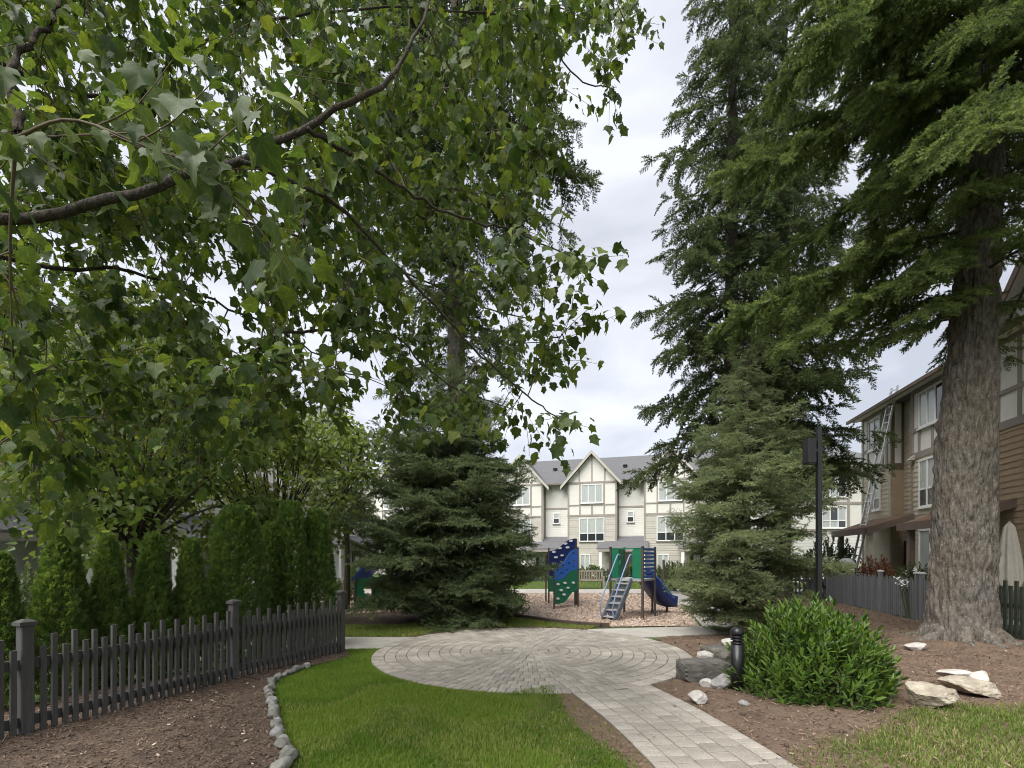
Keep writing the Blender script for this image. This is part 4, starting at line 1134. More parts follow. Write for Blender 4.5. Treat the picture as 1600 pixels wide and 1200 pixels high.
window(br, -3.6, -2.2, .03, 3.3, 4.95, 3, transom=.38, blind='upper')
window(br, -3.6, -2.9, .03, .9, 2.55, 1, blind='all')
window(br, -4.75, -4.3, RW + .03, 3.9, 4.9, 1, trim=M['trim_d'])
main_roof(br, -7.6, 9, 7.5, 10.6, 9, hip=3.5)
gable(br, 2.7, 2.75, 0, 7.45, 10.6, 4.0, 'panel_w', trim='trim', rake='trim_d')
for (x0_, x1_) in ((-6.9, -4.0), (-1.9, .6)):
    mb = MB(); mb.prism([(x0_, -1.5, 2.55), (x1_, -1.5, 2.55), (x1_, .1, 3.1), (x0_, .1, 3.1)], (0, 0, .09)); mb.build('porch_roof', M['roof_b'], br, Z3)
    bx(br, 'porch_fascia', M['trim_d'], x0_, x1_, 1.5, 1.54, 2.42, 2.66)
    mb = MB(); mb.prism([(x1_ + .002, -1.5, 2.40), (x1_ + .002, .1, 2.95), (x1_ + .002, .1, 3.18), (x1_ + .002, -1.5, 2.66)], (.05, 0, 0)); mb.build('porch_fascia', M['trim_d'], br, Z3)
    bx(br, 'porch_column', M['trim_l'], x1_ - .3, x1_ - .14, 1.2, 1.36, 0, 2.5)
    bx(br, 'porch_column', M['trim_d'], x0_ + .2, x0_ + .36, 1.2, 1.36, 0, 2.5)
dr = bx(br, 'door', M['door'], -5.3, -4.4, RW + .03, RW + .1, .1, 2.2)
m_ = MB(); m_.box(-5.05, -4.7, -(RW + .108), -(RW + .102), 1.0, 1.95); m_.build('door_glass', M['curtain'], dr, Z3)
for x in (-4.0, -.35):
    mb = MB(); mb.prism([(x, -.05, 5.02), (x, -.25, 5.02), (x, -.05, 5.2)], (.18, 0, 0)); mb.build('vent_hood', M['trim_l'], br, Z3)

# aluminium ladder leaning on the brown row
def brw(s_, o_, z): 
    a = math.atan2(-.974, -.226); x, y = s_, -o_
    return np.array([13.4 + x * math.cos(a) - y * math.sin(a), 13.3 + x * math.sin(a) + y * math.cos(a), z])
foot, head = brw(-5.6, 1.45, 0.0), brw(-5.0, .12, 8.0)
lad = empty('ladder', foot, 'tall aluminium extension ladder leaning against the brown townhouses', 'ladder')
ldir = norm(head - foot); lside = norm(np.cross(ldir, np.array([.97, -.22, 0.3])))
for sg in (-1, 1):
    mb = MB(); mb.bar(foot + lside * .2 * sg, head + lside * .2 * sg, .035, .075, up=(1, 0, 0)); mb.build('rail', M['alu'], lad)
n_r = 27
for k in range(n_r):
    c = foot + (head - foot) * ((k + .6) / n_r)
    mb = MB(); mb.tube([c - lside * .2, c + lside * .2], .02, 6); mb.build('rung', M['alu'], lad)

# closed parasol beyond the dark fence
ux, uy = P(1577, 0, 11.4)[:2]
par = empty('parasol', (ux, uy, 0), 'closed beige patio parasol standing before the brown clapboard wall', 'parasol')
mb = MB(); mb.tube([(ux, uy, .1), (ux, uy, 2.44)], .022, 8); mb.build('pole', M['trim_l'], par)
mb = MB(); mb.lathe((ux, uy, 0), [(.25, .02), (.25, .08), (.06, .12)], 16); mb.build('base', M['concrete'], par)
mb = MB(); n = 48; pr_ = [(.85, .155), (1.1, .215), (1.5, .185), (1.9, .14), (2.3, .085), (2.4, .03)]
for z, r in pr_:
    for k in range(n):
        a = 2 * math.pi * k / n; rr = r * (1 + .22 * math.cos(8 * a + .6 * z))
        mb.v.append((ux + rr * math.cos(a), uy + rr * math.sin(a), z + (.05 * math.cos(8 * a) if z < 1 else 0)))
for i in range(len(pr_) - 1):
    for k in range(n):
        k2 = (k + 1) % n; mb.f.append((i * n + k, i * n + k2, (i + 1) * n + k2, (i + 1) * n + k))
mb.build('canopy', M['canvas'], par, smooth=True)

# white draped cover by the fence, white flowers
wx, wy = P(1322, 0, 17.2)[:2]
cov = empty('patio_cover', (wx, wy, 0), 'white cloth dome over a dark stand behind the grey fence below the ladder', 'cover')
mb = MB(); n = 32; pr_ = [(1.24, .27), (1.32, .26), (1.46, .19), (1.54, .10), (1.56, .01)]
for z, r in pr_:
    for k in range(n):
        a = 2 * math.pi * k / n; rr = r * (1 + .12 * math.cos(6 * a + z * 3) + .05 * math.cos(11 * a))
        mb.v.append((wx + rr * math.cos(a), wy + rr * math.sin(a), z + .03 * math.sin(3 * a) * (z < 1.3)))
for i in range(len(pr_) - 1):
    for k in range(n):
        k2 = (k + 1) % n; mb.f.append((i * n + k, i * n + k2, (i + 1) * n + k2, (i + 1) * n + k))
mb.build('cloth', M['white_c'], cov, smooth=True)
mb = MB(); mb.tube([(wx, wy, 0), (wx, wy, 1.6)], .05, 8); mb.lathe((wx, wy, 0), [(.27, .9), (.3, 1.2)], 14); mb.build('stand', M['blackrough'], cov)

# ------------------------------------------------------------------ conifers
def spray_tpl(seed, n_tw, per, nl, nw, droop, ang=.85, side=.40, fwd=.55, mt=None, lift=.0):
    """one bough spray, 1 long: an axis, side twigs left and right like bottle brushes, needles on every twig"""
    rg = np.random.default_rng(seed); V = []; T = []; C = []
    def needles(a, d, ln, n, tone):
        up = np.array([0, 0, 1.0]); sd = norm(np.cross(d, up)); u2 = np.cross(sd, d)
        for i in range(n):
            t = (i + rg.random()) / n
            p = a + d * ln * t + np.array([0, 0, lift * (ln * t) ** 2])
            ph = i * 2.399 + rg.normal(0, .4)
            q = norm(sd * math.cos(ph) + u2 * math.sin(ph) * .9 + d * (fwd + .5 * t))
            l2 = nl * rg.uniform(.8, 1.15)
            w = norm(np.cross(q, norm(rg.normal(size=3)))) * nw * .5
            k = len(V); V.extend([p - w, p + w, p + q * l2]); T.append((k, k + 1, k + 2)); C.extend([tone] * 3)
    def rod(a, b, w):
        k = len(V); sd = norm(np.cross(b - a, [0, 0, 1.0])) * w
        V.extend([a - sd, a + sd, b]); T.append((k, k + 1, k + 2)); C.extend([.05] * 3)
    ax = lambda t: np.array([.05 * math.sin(3 * t + seed), t, -droop * t * t])
    for i in range(6): needles(ax(i / 6), norm(ax((i + 1) / 6) - ax(i / 6)), 1 / 6, max(2, per // 3), .1 + .05 * i)
    rod(ax(0), ax(1), .007)
    for i in range(n_tw):
        t = .03 + .95 * (i + .4 * rg.random()) / n_tw; sg = 1 if i % 2 else -1
        a = ax(t); ln = side * (1 - t) ** .55 * rg.uniform(.65, 1.2) + .07
        an = rg.normal(ang, .2)
        d = norm(np.array([math.sin(an) * sg, math.cos(an), rg.normal(-.06, .22) - droop * t]))
        tone = rg.uniform(0, .38)
        needles(a, d, ln, max(7, int(per * ln / side)), tone); rod(a, a + d * ln, .005)
    me = mesh_arrays('spray', np.array(V), np.array(T), mt, np.array(C))
    return bpy.data.objects.new('spray', me)

def spread_gn():
    g = bpy.data.node_groups.new('spread', 'GeometryNodeTree')
    g.interface.new_socket('Geometry', in_out='INPUT', socket_type='NodeSocketGeometry')
    g.interface.new_socket('Piece', in_out='INPUT', socket_type='NodeSocketObject')
    g.interface.new_socket('Geometry', in_out='OUTPUT', socket_type='NodeSocketGeometry')
    N = g.nodes.new; K = g.links.new
    gi = N('NodeGroupInput'); go = N('NodeGroupOutput'); oi = N('GeometryNodeObjectInfo'); ip = N('GeometryNodeInstanceOnPoints')
    r = N('GeometryNodeInputNamedAttribute'); r.data_type = 'FLOAT_VECTOR'; r.inputs['Name'].default_value = 'rot'
    c = N('GeometryNodeInputNamedAttribute'); c.data_type = 'FLOAT_VECTOR'; c.inputs['Name'].default_value = 'scl'
    K(gi.outputs['Geometry'], ip.inputs['Points']); K(gi.outputs['Piece'], oi.inputs['Object']); K(oi.outputs['Geometry'], ip.inputs['Instance'])
    K(r.outputs['Attribute'], ip.inputs['Rotation']); K(c.outputs['Attribute'], ip.inputs['Scale']); K(ip.outputs['Instances'], go.inputs['Geometry'])
    return g
SPREAD = spread_gn()
def spread(name, parent, tpl, loc, ydir, zdir, scale):
    y = norm(ydir); x = norm(np.cross(y, zdir)); z = np.cross(x, y)
    e = np.stack([np.arctan2(y[:, 2], z[:, 2]), np.arcsin(np.clip(-x[:, 2], -1, 1)), np.arctan2(x[:, 1], x[:, 0])], 1)
    me = bpy.data.meshes.new(name); me.vertices.add(len(loc)); me.vertices.foreach_set('co', np.ascontiguousarray(loc, np.float32).ravel())
    for nm, v in (('rot', e), ('scl', scale)):
        a = me.attributes.new(nm, 'FLOAT_VECTOR', 'POINT'); a.data.foreach_set('vector', np.ascontiguousarray(v, np.float32).ravel())
    o = link(name, me, parent); o['kind'] = 'stuff'
    md = o.modifiers.new('spread', 'NODES'); md.node_group = SPREAD
    sid = [i.identifier for i in SPREAD.interface.items_tree if i.name == 'Piece'][0]
    md[sid] = tpl
    return o

def conifer(name, label, base, prof, z0, z1, n_br, st, rg, sprays, trunk, bark, dens=None, unshade=False):
    root = empty(name, (base[0], base[1], 0), label, 'tree')
    pos, dr, sc = [], [], []
    wood = MB()
    zs = np.array([p[0] for p in prof]); rs = np.array([p[1] for p in prof])
    tz = np.array([t[0] for t in trunk]); tx = np.array([t[1] for t in trunk]); ty = np.array([t[2] for t in trunk])
    az0 = rg.random() * 6.28
    for k in range(n_br):
        u = (k + rg.random()) / n_br
        z = z0 + (z1 - z0) * u ** st.get('pow', 1.0)
        Lb = np.interp(z, zs, rs) * rg.uniform(.55, 1.14)
        if Lb < .08: continue
        az = az0 + k * 2.39996 + rg.normal(0, .25)
        e = np.array([math.cos(az), math.sin(az), 0]); side = np.array([-e[1], e[0], 0])
        if unshade and e[0] > .25 and z < 10: Lb *= .45          # house-side boughs shortened so they shade the brown row's wall less
        c = np.array([np.interp(z, tz, tx), np.interp(z, tz, ty), z])
        s = np.linspace(0, 1, 9)
        vup = st['up'] * rg.uniform(.6, 1.4) + rg.normal(0, st.get('vary', .12)) * .5; vdr = st['droop'] * rg.uniform(.7, 1.3); vt = st['tip'] * rg.uniform(.6, 1.4)
        bend = rg.normal(0, .10)
        B = c + e * (Lb * s)[:, None] + side * (Lb * bend * s ** 2)[:, None] + np.array([0, 0, 1.0]) * (Lb * (vup * s - vdr * s ** 2 + vt * s ** 3))[:, None]
        B[:, 2] = np.maximum(B[:, 2], .07)
        wood.tube(B, np.linspace(.008 * Lb + .006, .003, 9), 4, caps=False)
        step = st['step'] * (dens(z) if dens else 1)
        nn = max(3, int(Lb * (1 - st['in']) / step))
        for i in range(nn):
            f = st['in'] + (1 - st['in']) * (i + rg.random()) / nn
            q = f * 8; i0 = min(int(q), 7); fr = q - i0
            p = B[i0] * (1 - fr) + B[i0 + 1] * fr; tan = norm(B[i0 + 1] - B[i0])
            ll = min(st['lat'] * Lb * (1 - f) ** .5 * min(1, (f + .1) * 2.4), st['latmax']) * rg.uniform(.6, 1.2) + st['lmin']
            for sg in (-1, 1):
                an = rg.normal(st['ang'], .2)
                d = tan * math.cos(an) + side * sg * math.sin(an) + np.array([0, 0, -st['hang'] * rg.uniform(0, 1.6) + st.get('lift', 0) * rg.random()])
                pos.append(p); dr.append(d); sc.append(ll)
            if rg.random() < st.get('top', .5):
                pos.append(p); dr.append(tan + rg.normal(0, .3, 3) + np.array([0, 0, rg.uniform(-.5, .6)])); sc.append(ll * .7)
        pos.append(B[-2]); dr.append(B[-1] - B[-2]); sc.append(max(.3 * st['latmax'], Lb * .16))
    pos = np.array(pos); dr = norm(np.array(dr)); sc = np.array(sc)
    upv = np.array([0, 0, 1.0]) + rg.normal(0, .38, (len(pos), 3))
    off = np.array([base[0], base[1], 0])
    pick = rg.integers(0, len(sprays), len(pos))
    for k, tp in enumerate(sprays):
        m = pick == k
        spread('crown', root, tp, (pos - off)[m], dr[m], upv[m], np.repeat(sc[m][:, None], 3, 1))
    wo = wood.build('branches', bark, root, smooth=True); wo['kind'] = 'stuff'
    return root, len(pos)

def trunk_mesh(root, base, trunk, bark, na=96, dz=.03, amp=.035, name='trunk', zmax=None, fine=True):
    tz = np.array([t[0] for t in trunk]); tx = np.array([t[1] for t in trunk]); ty = np.array([t[2] for t in trunk]); tr = np.array([t[3] for t in trunk])
    z = np.arange(tz[0], zmax or tz[-1], dz); a = np.linspace(0, 2 * math.pi, na, endpoint=False)
    Zg, A = np.meshgrid(z, a, indexing='ij')
    r = np.interp(Zg, tz, tr); cx = np.interp(Zg, tz, tx); cy = np.interp(Zg, tz, ty)
    rm = float(tr.mean())
    q = np.stack([np.cos(A) * rm * 17, np.sin(A) * rm * 17, Zg * 3.0], -1).reshape(-1, 3)
    warp = fbm(q * .35 + 9, 3, 4)[:, None] * np.array([1.6, 1.6, .5])
    n1 = 1 - np.abs(2 * fbm(q * .8 + warp, 3, 21) - 1) * 2.2
    n2 = fbm(np.stack([q[:, 0] * 3, q[:, 1] * 3, q[:, 2] * 2.4], 1), 3, 31)
    lump = fbm(np.stack([np.cos(A) * 1.3, np.sin(A) * 1.3, Zg * .35], -1).reshape(-1, 3), 3, 41) - .5
    flare = np.clip(1 - Zg.ravel() / .9, 0, 1) ** 1.6
    butt = np.cos(A.ravel() * 5 + 1.1) * .10 + np.cos(A.ravel() * 3 + .3) * .07
    rr = r.ravel() * (1 + .10 * lump + flare * butt) + amp * (np.clip(-n1, -1, 1) * 1.0 + .7 * (n2 - .5)) 
    V = np.stack([cx.ravel() + rr * np.cos(A.ravel()), cy.ravel() + rr * np.sin(A.ravel()), Zg.ravel()], 1) - np.array([base[0], base[1], 0])
    nz = len(z); i = np.arange(nz - 1)[:, None] * na; k = np.arange(na)[None]; k2 = (k + 1) % na
    Fq = np.stack([i + k, i + k2, i + na + k2, i + na + k], -1).reshape(-1, 4)
    return link(name, mesh_arrays(name, V, Fq, bark, None, True), root)

rg = np.random.default_rng(3)
SP_FIR = [spray_tpl(60 + k, 24, 17, .068, .034, .22, side=.21, mt=M['fir']) for k in range(3)]
SP_FAR = [spray_tpl(70 + k, 20, 12, .075, .046, .34, side=.24, mt=M['fir_far']) for k in range(2)]
SP_SPR = [spray_tpl(80 + k, 12, 20, .080, .032, .05, mt=M['spruce']) for k in range(3)]
SP_BLUE = [spray_tpl(90 + k, 11, 24, .075, .027, .10, side=.40, lift=.25, mt=M['bluespruce']) for k in range(3)]
# the big fir at the right
bfx, bfy = P(1503, 0, 8.7)[:2]
tk = [(-.05, bfx, bfy, .60), (.3, bfx, bfy, .53), (.8, bfx, bfy, .485), (2, bfx + .02, bfy, .46), (3.6, bfx + .05, bfy, .43), (5, bfx + .15, bfy, .375), (6.5, bfx + .25, bfy, .325), (12, bfx + .5, bfy, .29), (20, bfx + .6, bfy, .16)]
ST_FIR = dict(up=.12, droop=.72, tip=.30, step=.17, lat=.30, latmax=.85, lmin=.18, ang=.95, hang=.40, top=.6, lift=.25, **{'in': .15})
t_, n_ = conifer('fir_tree', 'huge fir with thick furrowed trunk and hanging green boughs before the brown townhouses', (bfx, bfy), [(5.4, 2.0), (6.3, 3.2), (8, 4.5), (11, 4.5), (14, 4.0), (20, 1.6)], 5.7, 15.5, 82, ST_FIR, rg, SP_FIR, tk, M['bark_dark'], unshade=True)
trunk_mesh(t_, (bfx, bfy), tk, M['bark_fir'], na=260, dz=.03, amp=.05, zmax=14)
for k, (az, ln) in enumerate(((185, 1.15), (232, 1.35), (268, 1.0), (300, 1.3), (345, 1.1), (150, 1.0))):
    ca, sa = math.cos(R(az)), math.sin(R(az)); w = .12 * math.sin(k * 2.1)
    mb = MB(); mb.tube(smooth_curve([(bfx + ca * .38, bfy + sa * .38, .30), (bfx + ca * .62, bfy + sa * .62, .11), (bfx + ca * .9 - sa * w, bfy + sa * .9 + ca * w, .05), (bfx + ca * ln - sa * w * 2, bfy + sa * ln + ca * w * 2, .0)], 14), np.linspace(.17, .025, 14) * (1 + .12 * np.sin(np.arange(14) * 1.7 + k)), 10)
    mb.build('root', M['bark_fir'], t_, smooth=True)
print('big fir', n_)
ST_FAR = dict(up=.06, droop=.58, tip=.30, step=.40, lat=.40, latmax=1.5, lmin=.35, ang=.95, hang=.45, top=.7, lift=.2, **{'in': .06})
for (px, d, label, seed, pf) in ((1140, 17.0, 'tall dark fir against the sky with ragged drooping boughs', 21, [(4, 2.7), (6, 3.5), (9, 3.2), (16, 2.7), (20, 2.2), (26, .8)]),
                                 (1222, 18.5, 'tall dark fir standing behind the blue-green spruce', 22, [(4, 2.6), (6.5, 3.5), (10, 3.1), (16, 2.6), (21, 2.1), (27, .8)])):
    x, y = P(px, 0, d)[:2]; rg2 = np.random.default_rng(seed)
    tk = [(0, x, y, .38), (1, x, y, .30), (8, x + .05, y, .25), (16, x + .1, y, .18), (26, x + .1, y, .05)]
    t_, n_ = conifer('fir_tree', label, (x, y), pf, 4.4, 25.5, 132, ST_FAR, rg2, SP_FAR, tk, M['bark_dark'])
    trunk_mesh(t_, (x, y), tk, M['bark_dark'], na=28, dz=.2, amp=.02)
    print('far fir', n_)
# tall fir left of centre
x, y = P(713, 0, 13.6)[:2]; rg2 = np.random.default_rng(31)
tk = [(0, x, y, .34), (1, x, y, .29), (8, x, y, .25), (12, x + .02, y, .22), (18, x, y, .16), (24, x, y, .05)]
ST_L = dict(up=.18, droop=.55, tip=.25, step=.28, lat=.36, latmax=1.2, lmin=.3, ang=.95, hang=.40, top=.6, lift=.2, **{'in': .14})
t_, n_ = conifer('fir_tree', 'tall fir with bare grey upper trunk rising behind the maple leaves', (x, y), [(4, 1.9), (8, 2.4), (11, 2.8), (13, 3.7), (16, 3.4), (24, .8)], 4.0, 22.5, 105, ST_L, rg2, SP_FAR, tk, M['bark_dark'])
trunk_mesh(t_, (x, y), tk, M['bark_fir'], na=48, dz=.1, amp=.015)
print('left fir', n_)
# bushy spruce left of centre
ST_SP = dict(up=.22, droop=.36, tip=.26, vary=.35, pow=1.2, step=.14, lat=.42, latmax=.75, lmin=.18, ang=.9, hang=.16, top=.5, lift=.12, **{'in': .18})
x, y = P(703, 0, 11.9)[:2]; rg2 = np.random.default_rng(41)
tk = [(0, x, y, .16), (2.5, x, y, .12), (6.3, x, y, .02)]
t_, n_ = conifer('spruce_tree', 'broad dark bushy spruce beside the playground, spreading to the ground', (x, y), [(.1, 1.7), (.5, 2.1), (1.6, 2.35), (2.8, 2.25), (4.0, 1.75), (5.3, .9), (6.3, .15)], .12, 6.2, 205, ST_SP, rg2, SP_SPR, tk, M['bark_dark'])
trunk_mesh(t_, (x, y), tk, M['bark_dark'], na=20, dz=.1, amp=.01)
print('spruce L', n_)
# blue-green spruce on the right
ST_BS = dict(up=.34, droop=.42, tip=.24, vary=.4, pow=1.25, step=.115, lat=.42, latmax=.62, lmin=.13, ang=.85, hang=.26, top=.5, lift=.1, **{'in': .10})
x, y = P(1164, 0, 9.7)[:2]; rg2 = np.random.default_rng(51)
tk = [(0, x, y, .11), (3, x + .03, y, .075), (5.6, x + .04, y, .03), (6.45, x + .05, y, .01)]
t_, n_ = conifer('spruce_tree', 'young blue-green spruce with a long bare leader behind the bollard light', (x, y), [(.1, 1.15), (.7, 1.42), (1.8, 1.62), (2.8, 1.42), (3.6, 1.15), (4.6, .78), (5.3, .42), (5.9, .12), (6.3, .06)], .15, 5.75, 150, ST_BS, rg2, SP_BLUE, tk, M['bark_dark'])
trunk_mesh(t_, (x, y), tk, M['bark_dark'], na=16, dz=.1, amp=.006)
print('spruce R', n_)

# ------------------------------------------------------------------ thuja columns behind the fence
def fan_tpl():
    V = []; T = []
    rows = [(0, 0, .10, .35, 0), (.05, .2, .36, .62, .03), (-.05, .2, -.36, .58, -.03), (.03, .42, .26, .86, -.03), (-.03, .42, -.24, .9, .03), (0, .5, .0, 1.05, 0)]
    for x0, y0, x1, y1, z in rows:
        k = len(V); d = np.array([x1 - x0, y1 - y0]); n = np.array([-d[1], d[0]]); n = n / (np.linalg.norm(n) + 1e-6) * .085
        V += [(x0 - n[0] * .4, y0 - n[1] * .4, 0), (x0 + d[0] * .55 + n[0], y0 + d[1] * .55 + n[1], z), (x1, y1, z * 2), (x0 + d[0] * .55 - n[0], y0 + d[1] * .55 - n[1], z)]
        T += [(k, k + 3, k + 2), (k, k + 2, k + 1)]
    return np.array(V), np.array(T)
FAN = fan_tpl()
def thuja(px, d, top_py, half_px, label, seed, n=3400, blunt=.5, dens=1.0, sx=1.0):
    rg = np.random.default_rng(seed)
    x, y = P(px, 0, d)[:2]; H = P(0, top_py, d)[2]; Rd = .87 * half_px * d / F
    root = empty('thuja', (x, y, 0), label, 'shrub', None)
    u = rg.random(n) ** .85; a = rg.random(n) * 6.283
    w = np.where(u < .12, .78 + 1.8 * u, 1.0) * np.clip(1 - ((u - .12) / .88), 0, 1) ** (blunt * .8)
    w = np.minimum(w * 1.12, 1.0)
    lump = .96 + .62 * (fbm(np.stack([np.cos(a) * 2.2 + seed, np.sin(a) * 2.2, u * H * 1.4], 1), 3, seed) - .5)
    sh = 1 - .42 * rg.random(n) ** 2.2
    r = Rd * w * lump * sh
    p = np.stack([r * np.cos(a), r * np.sin(a), u * (H - .1) + .03], 1)
    o = np.stack([np.cos(a), np.sin(a), np.zeros(n)], 1)
    dr = o * rg.uniform(.25, .9, (n, 1)) + np.array([0, 0, 1.0]) + rg.normal(0, .22, (n, 3))
    tn = np.stack([-np.sin(a), np.cos(a), np.zeros(n)], 1)
    ang = rg.normal(0, .8, n)[:, None]
    zz = tn * np.sin(ang) + o * np.cos(ang)
    s = rg.uniform(.06, .115, n)
    rv = np.clip(.1 + .6 * rg.random(n) + .6 * (fbm(p * 2.2 + seed, 2, 8) - .5), 0, .99)
    me = scatter_mesh('foliage', FAN[0], FAN[1], p, dr, zz, s, M['thuja'], rv)
    f = link('foliage', me, root); f['kind'] = 'stuff'
    mb = MB(); mb.tube([(0, 0, 0), (0, 0, H * .85)], [.05, .015], 7); mb.build('stem', M['bark_dark'], root, Z3)
thuja(0, 5.0, 862, 34, 'dark columnar thuja cut off by the photo edge behind the first fence post', 1, 4600, .7)
thuja(97, 5.6, 828, 50, 'wide dark columnar thuja, first one right of the near fence post', 2, 5200, .75)
thuja(170, 6.0, 836, 34, 'narrow dark thuja second from the near fence post', 3, 4200, .8)
thuja(240, 6.4, 832, 31, 'narrow conical thuja with rounded top, left of the smallest one', 4, 4200, .65)
thuja(299, 6.7, 842, 28, 'smallest pale-topped thuja next to the tall clipped group', 5, 4000, .7)
thuja(372, 7.3, 789, 47, 'tall broad rounded thuja behind the middle fence post', 6, 6500, .36)
thuja(424, 8.0, 815, 22, 'slim thuja squeezed between the two tallest thujas', 7, 3000, .45)
thuja(455, 8.2, 782, 32, 'tallest thuja column left of its twin near the fence end', 8, 5200, .33)
thuja(496, 8.5, 794, 28, 'tall thuja column nearest the end of the fence', 9, 5000, .35)
thuja(549, 20, 883, 10, 'small distant thuja column beside the playhouse', 10, 900, .3)

# ------------------------------------------------------------------ broadleaf shrubs
lance_v = np.array([(0, 0, 0), (.14, .3, .04), (.13, .65, .04), (0, 1, -.06), (-.13, .65, .04), (-.14, .3, .04), (0, .35, -.015), (0, .7, -.03)])
lance_t = np.array([(0, 1, 6), (1, 2, 7), (1, 7, 6), (2, 3, 7), (3, 4, 7), (4, 5, 6), (4, 6, 7), (5, 0, 6)])
def shrub(name, label, c, rad, n_shoot, lv, mt, rg, leaf=(.07, .11), wide=1.0, up=.5, per=(9, 15), cat='shrub', stem=None):
    root = empty(name, (c[0], c[1], 0), label, cat)
    wood = MB(); pos = []; dr = []; zz = []; sc = []
    for k in range(n_shoot):
        a = rg.random() * 6.283; v = rg.random() ** .75
        el = math.asin(min(1, v)) 
        tgt = np.array([math.cos(a) * math.cos(el) * rad[0], math.sin(a) * math.cos(el) * rad[1], .06 + rad[2] * math.sin(el)]) * np.array([1, 1, 1.0]) * rg.uniform(.72, 1.06)
        b = np.array([tgt[0] * .25, tgt[1] * .25, 0.03 + .3 * max(0, tgt[2] - .3)])
        d = norm(tgt - b)
        d2 = norm(d + np.array([0, 0, up]))
        ln = rg.uniform(.22, .42)
        p0 = tgt - d2 * ln
        if k % 3 == 0: wood.tube([b, (b + p0) / 2 + (0, 0, -.03), p0, tgt], [.008, .006, .004, .002], 4, caps=False)
        m = int(rg.uniform(*per))
        for j in range(m):
            f = (j + .5) / m
            ph = j * 2.4 + rg.random() * .6
            s1 = norm(np.cross(d2, [.3, .2, .9])); s2 = np.cross(d2, s1)
            outd = s1 * math.cos(ph) + s2 * math.sin(ph)
            pos.append(p0 + d2 * ln * f); dr.append(outd * rg.uniform(.5, 1.0) * (1.15 - .7 * f) + d2 * (.45 + .6 * f) + (0, 0, -.1)); zz.append(d2 - outd * .3)
            sc.append(rg.uniform(*leaf))
    pos = np.array(pos); sc = np.array(sc)
    pos[:, 2] = np.maximum(pos[:, 2], .04)
    me = scatter_mesh('foliage', lv[0], lv[1], pos, np.array(dr), np.array(zz), np.stack([sc * wide, sc, sc], 1), mt, np.clip(.1 + .5 * rg.random(len(pos)) + .5 * (fbm(pos * 3, 2, 3) - .5), 0, .99))
    f = link('foliage', me, root); f['kind'] = 'stuff'
    w = wood.build('stems', stem or M['twig'], root, Z3); w['kind'] = 'stuff'
    return root
LN = (lance_v, lance_t)
sx, sy = P(1266, 0, 5.62)[:2]
shrub('laurel_shrub', 'bright green glossy laurel shrub beside the black bollard light', (sx, sy), (.92, .80, 1.02), 640, LN, M['laurel'], np.random.default_rng(5), leaf=(.07, .125), wide=1.0, up=.8, per=(9, 15))
shrub('bush', 'low dark bush tucked at the foot of the broad spruce by the timber edging', P(783, 0, 12.9)[:2], (.72, .6, .72), 150, LN, M['spruce'], np.random.default_rng(6), leaf=(.08, .14), wide=1.1)
shrub('bush', 'rust coloured bush behind the grey fence before the brown townhouses', P(1366, 0, 16.6)[:2], (.85, .8, 1.55), 260, LN, M['redbush'], np.random.default_rng(7), leaf=(.07, .12), wide=1.5)
shrub('bush', 'green bush behind the fence between rust bush and big fir', P(1428, 0, 14.6)[:2], (.8, .7, 1.35), 200, LN, M['bush'], np.random.default_rng(8), leaf=(.07, .12), wide=1.3)
shrub('bush', 'light green bush below the ladder behind the lamp post', P(1300, 0, 19.8)[:2], (1.4, 1.0, 2.3), 300, LN, M['privet'], np.random.default_rng(9), leaf=(.10, .17), wide=1.5)
shrub('bush', 'pale green clipped bush beyond the fence end by the playhouse', P(540, 0, 17.5)[:2], (.7, .6, .8), 130, LN, M['privet'], np.random.default_rng(10), leaf=(.08, .13), wide=1.6)
shrub('bush', 'bright bush glimpsed behind the leftmost thujas', P(28, 0, 8.5)[:2], (.8, .7, 1.3), 160, LN, M['privet'], np.random.default_rng(11), leaf=(.08, .13), wide=1.6)
shrub('bush', 'grey green bush behind the slide', P(1062, 0, 22)[:2], (1.5, .9, 1.3), 200, LN, M['privet'], np.random.default_rng(12), leaf=(.12, .18), wide=1.3)
for i, (px, d) in enumerate(((835, 31.8), (880, 31.6), (925, 31.3), (985, 30.9), (1040, 30.7), (795, 32))):
    shrub('hedge_bush', ('second', 'third', 'fourth', 'fifth', 'rightmost', 'leftmost')[i] + ' low bush in the row before the cream townhouses', P(px, 0, d + .8)[:2], (1.5, .7, .95), 90, LN, M['bush'], np.random.default_rng(200 + i), leaf=(.14, .22), wide=1.5)
for o in COL.objects:
    if o.name.startswith('hedge_bush') and o.type == 'EMPTY': o['group'] = 'bushes in front of the cream townhouses'
# weeds against the fence, white flowers
for i, (px, py, h) in enumerate(((312, 1076, .28), (334, 1072, .24))):
    g = G(px, py)
    shrub('weed', 'small green weed sprouting through the picket fence, ' + ('taller' if i == 0 else 'shorter') + ' one', g, (.10, .08, h), 7, LN, M['bush'], np.random.default_rng(300 + i), leaf=(.05, .08), wide=1.2, per=(5, 8), cat='weed')
fx, fy = P(1427, 0, 12.4)[:2]
fl = empty('flowers', (fx, fy, 0), 'cluster of white flowers at the top of the grey gate', 'flowers')
rgf = np.random.default_rng(77)
n = 70; cen = rgf.normal(0, 1, (9, 3)) * (.17, .1, .09) + (0, .1, 1.02)
pp = cen[rgf.integers(0, 9, n)] + rgf.normal(0, .035, (n, 3))
o = link('petals', scatter_mesh('petals', lance_v, lance_t, pp, rgf.normal(0, 1, (n, 3)), rgf.normal(0, 1, (n, 3)), np.stack([np.full(n, .13), np.full(n, .07), np.full(n, .07)], 1), M['petal']), fl); o['kind'] = 'stuff'
mb = MB()
for c in cen: mb.tube([(c[0] * .3, c[1] * .5, 0), tuple(c)], .008, 4)
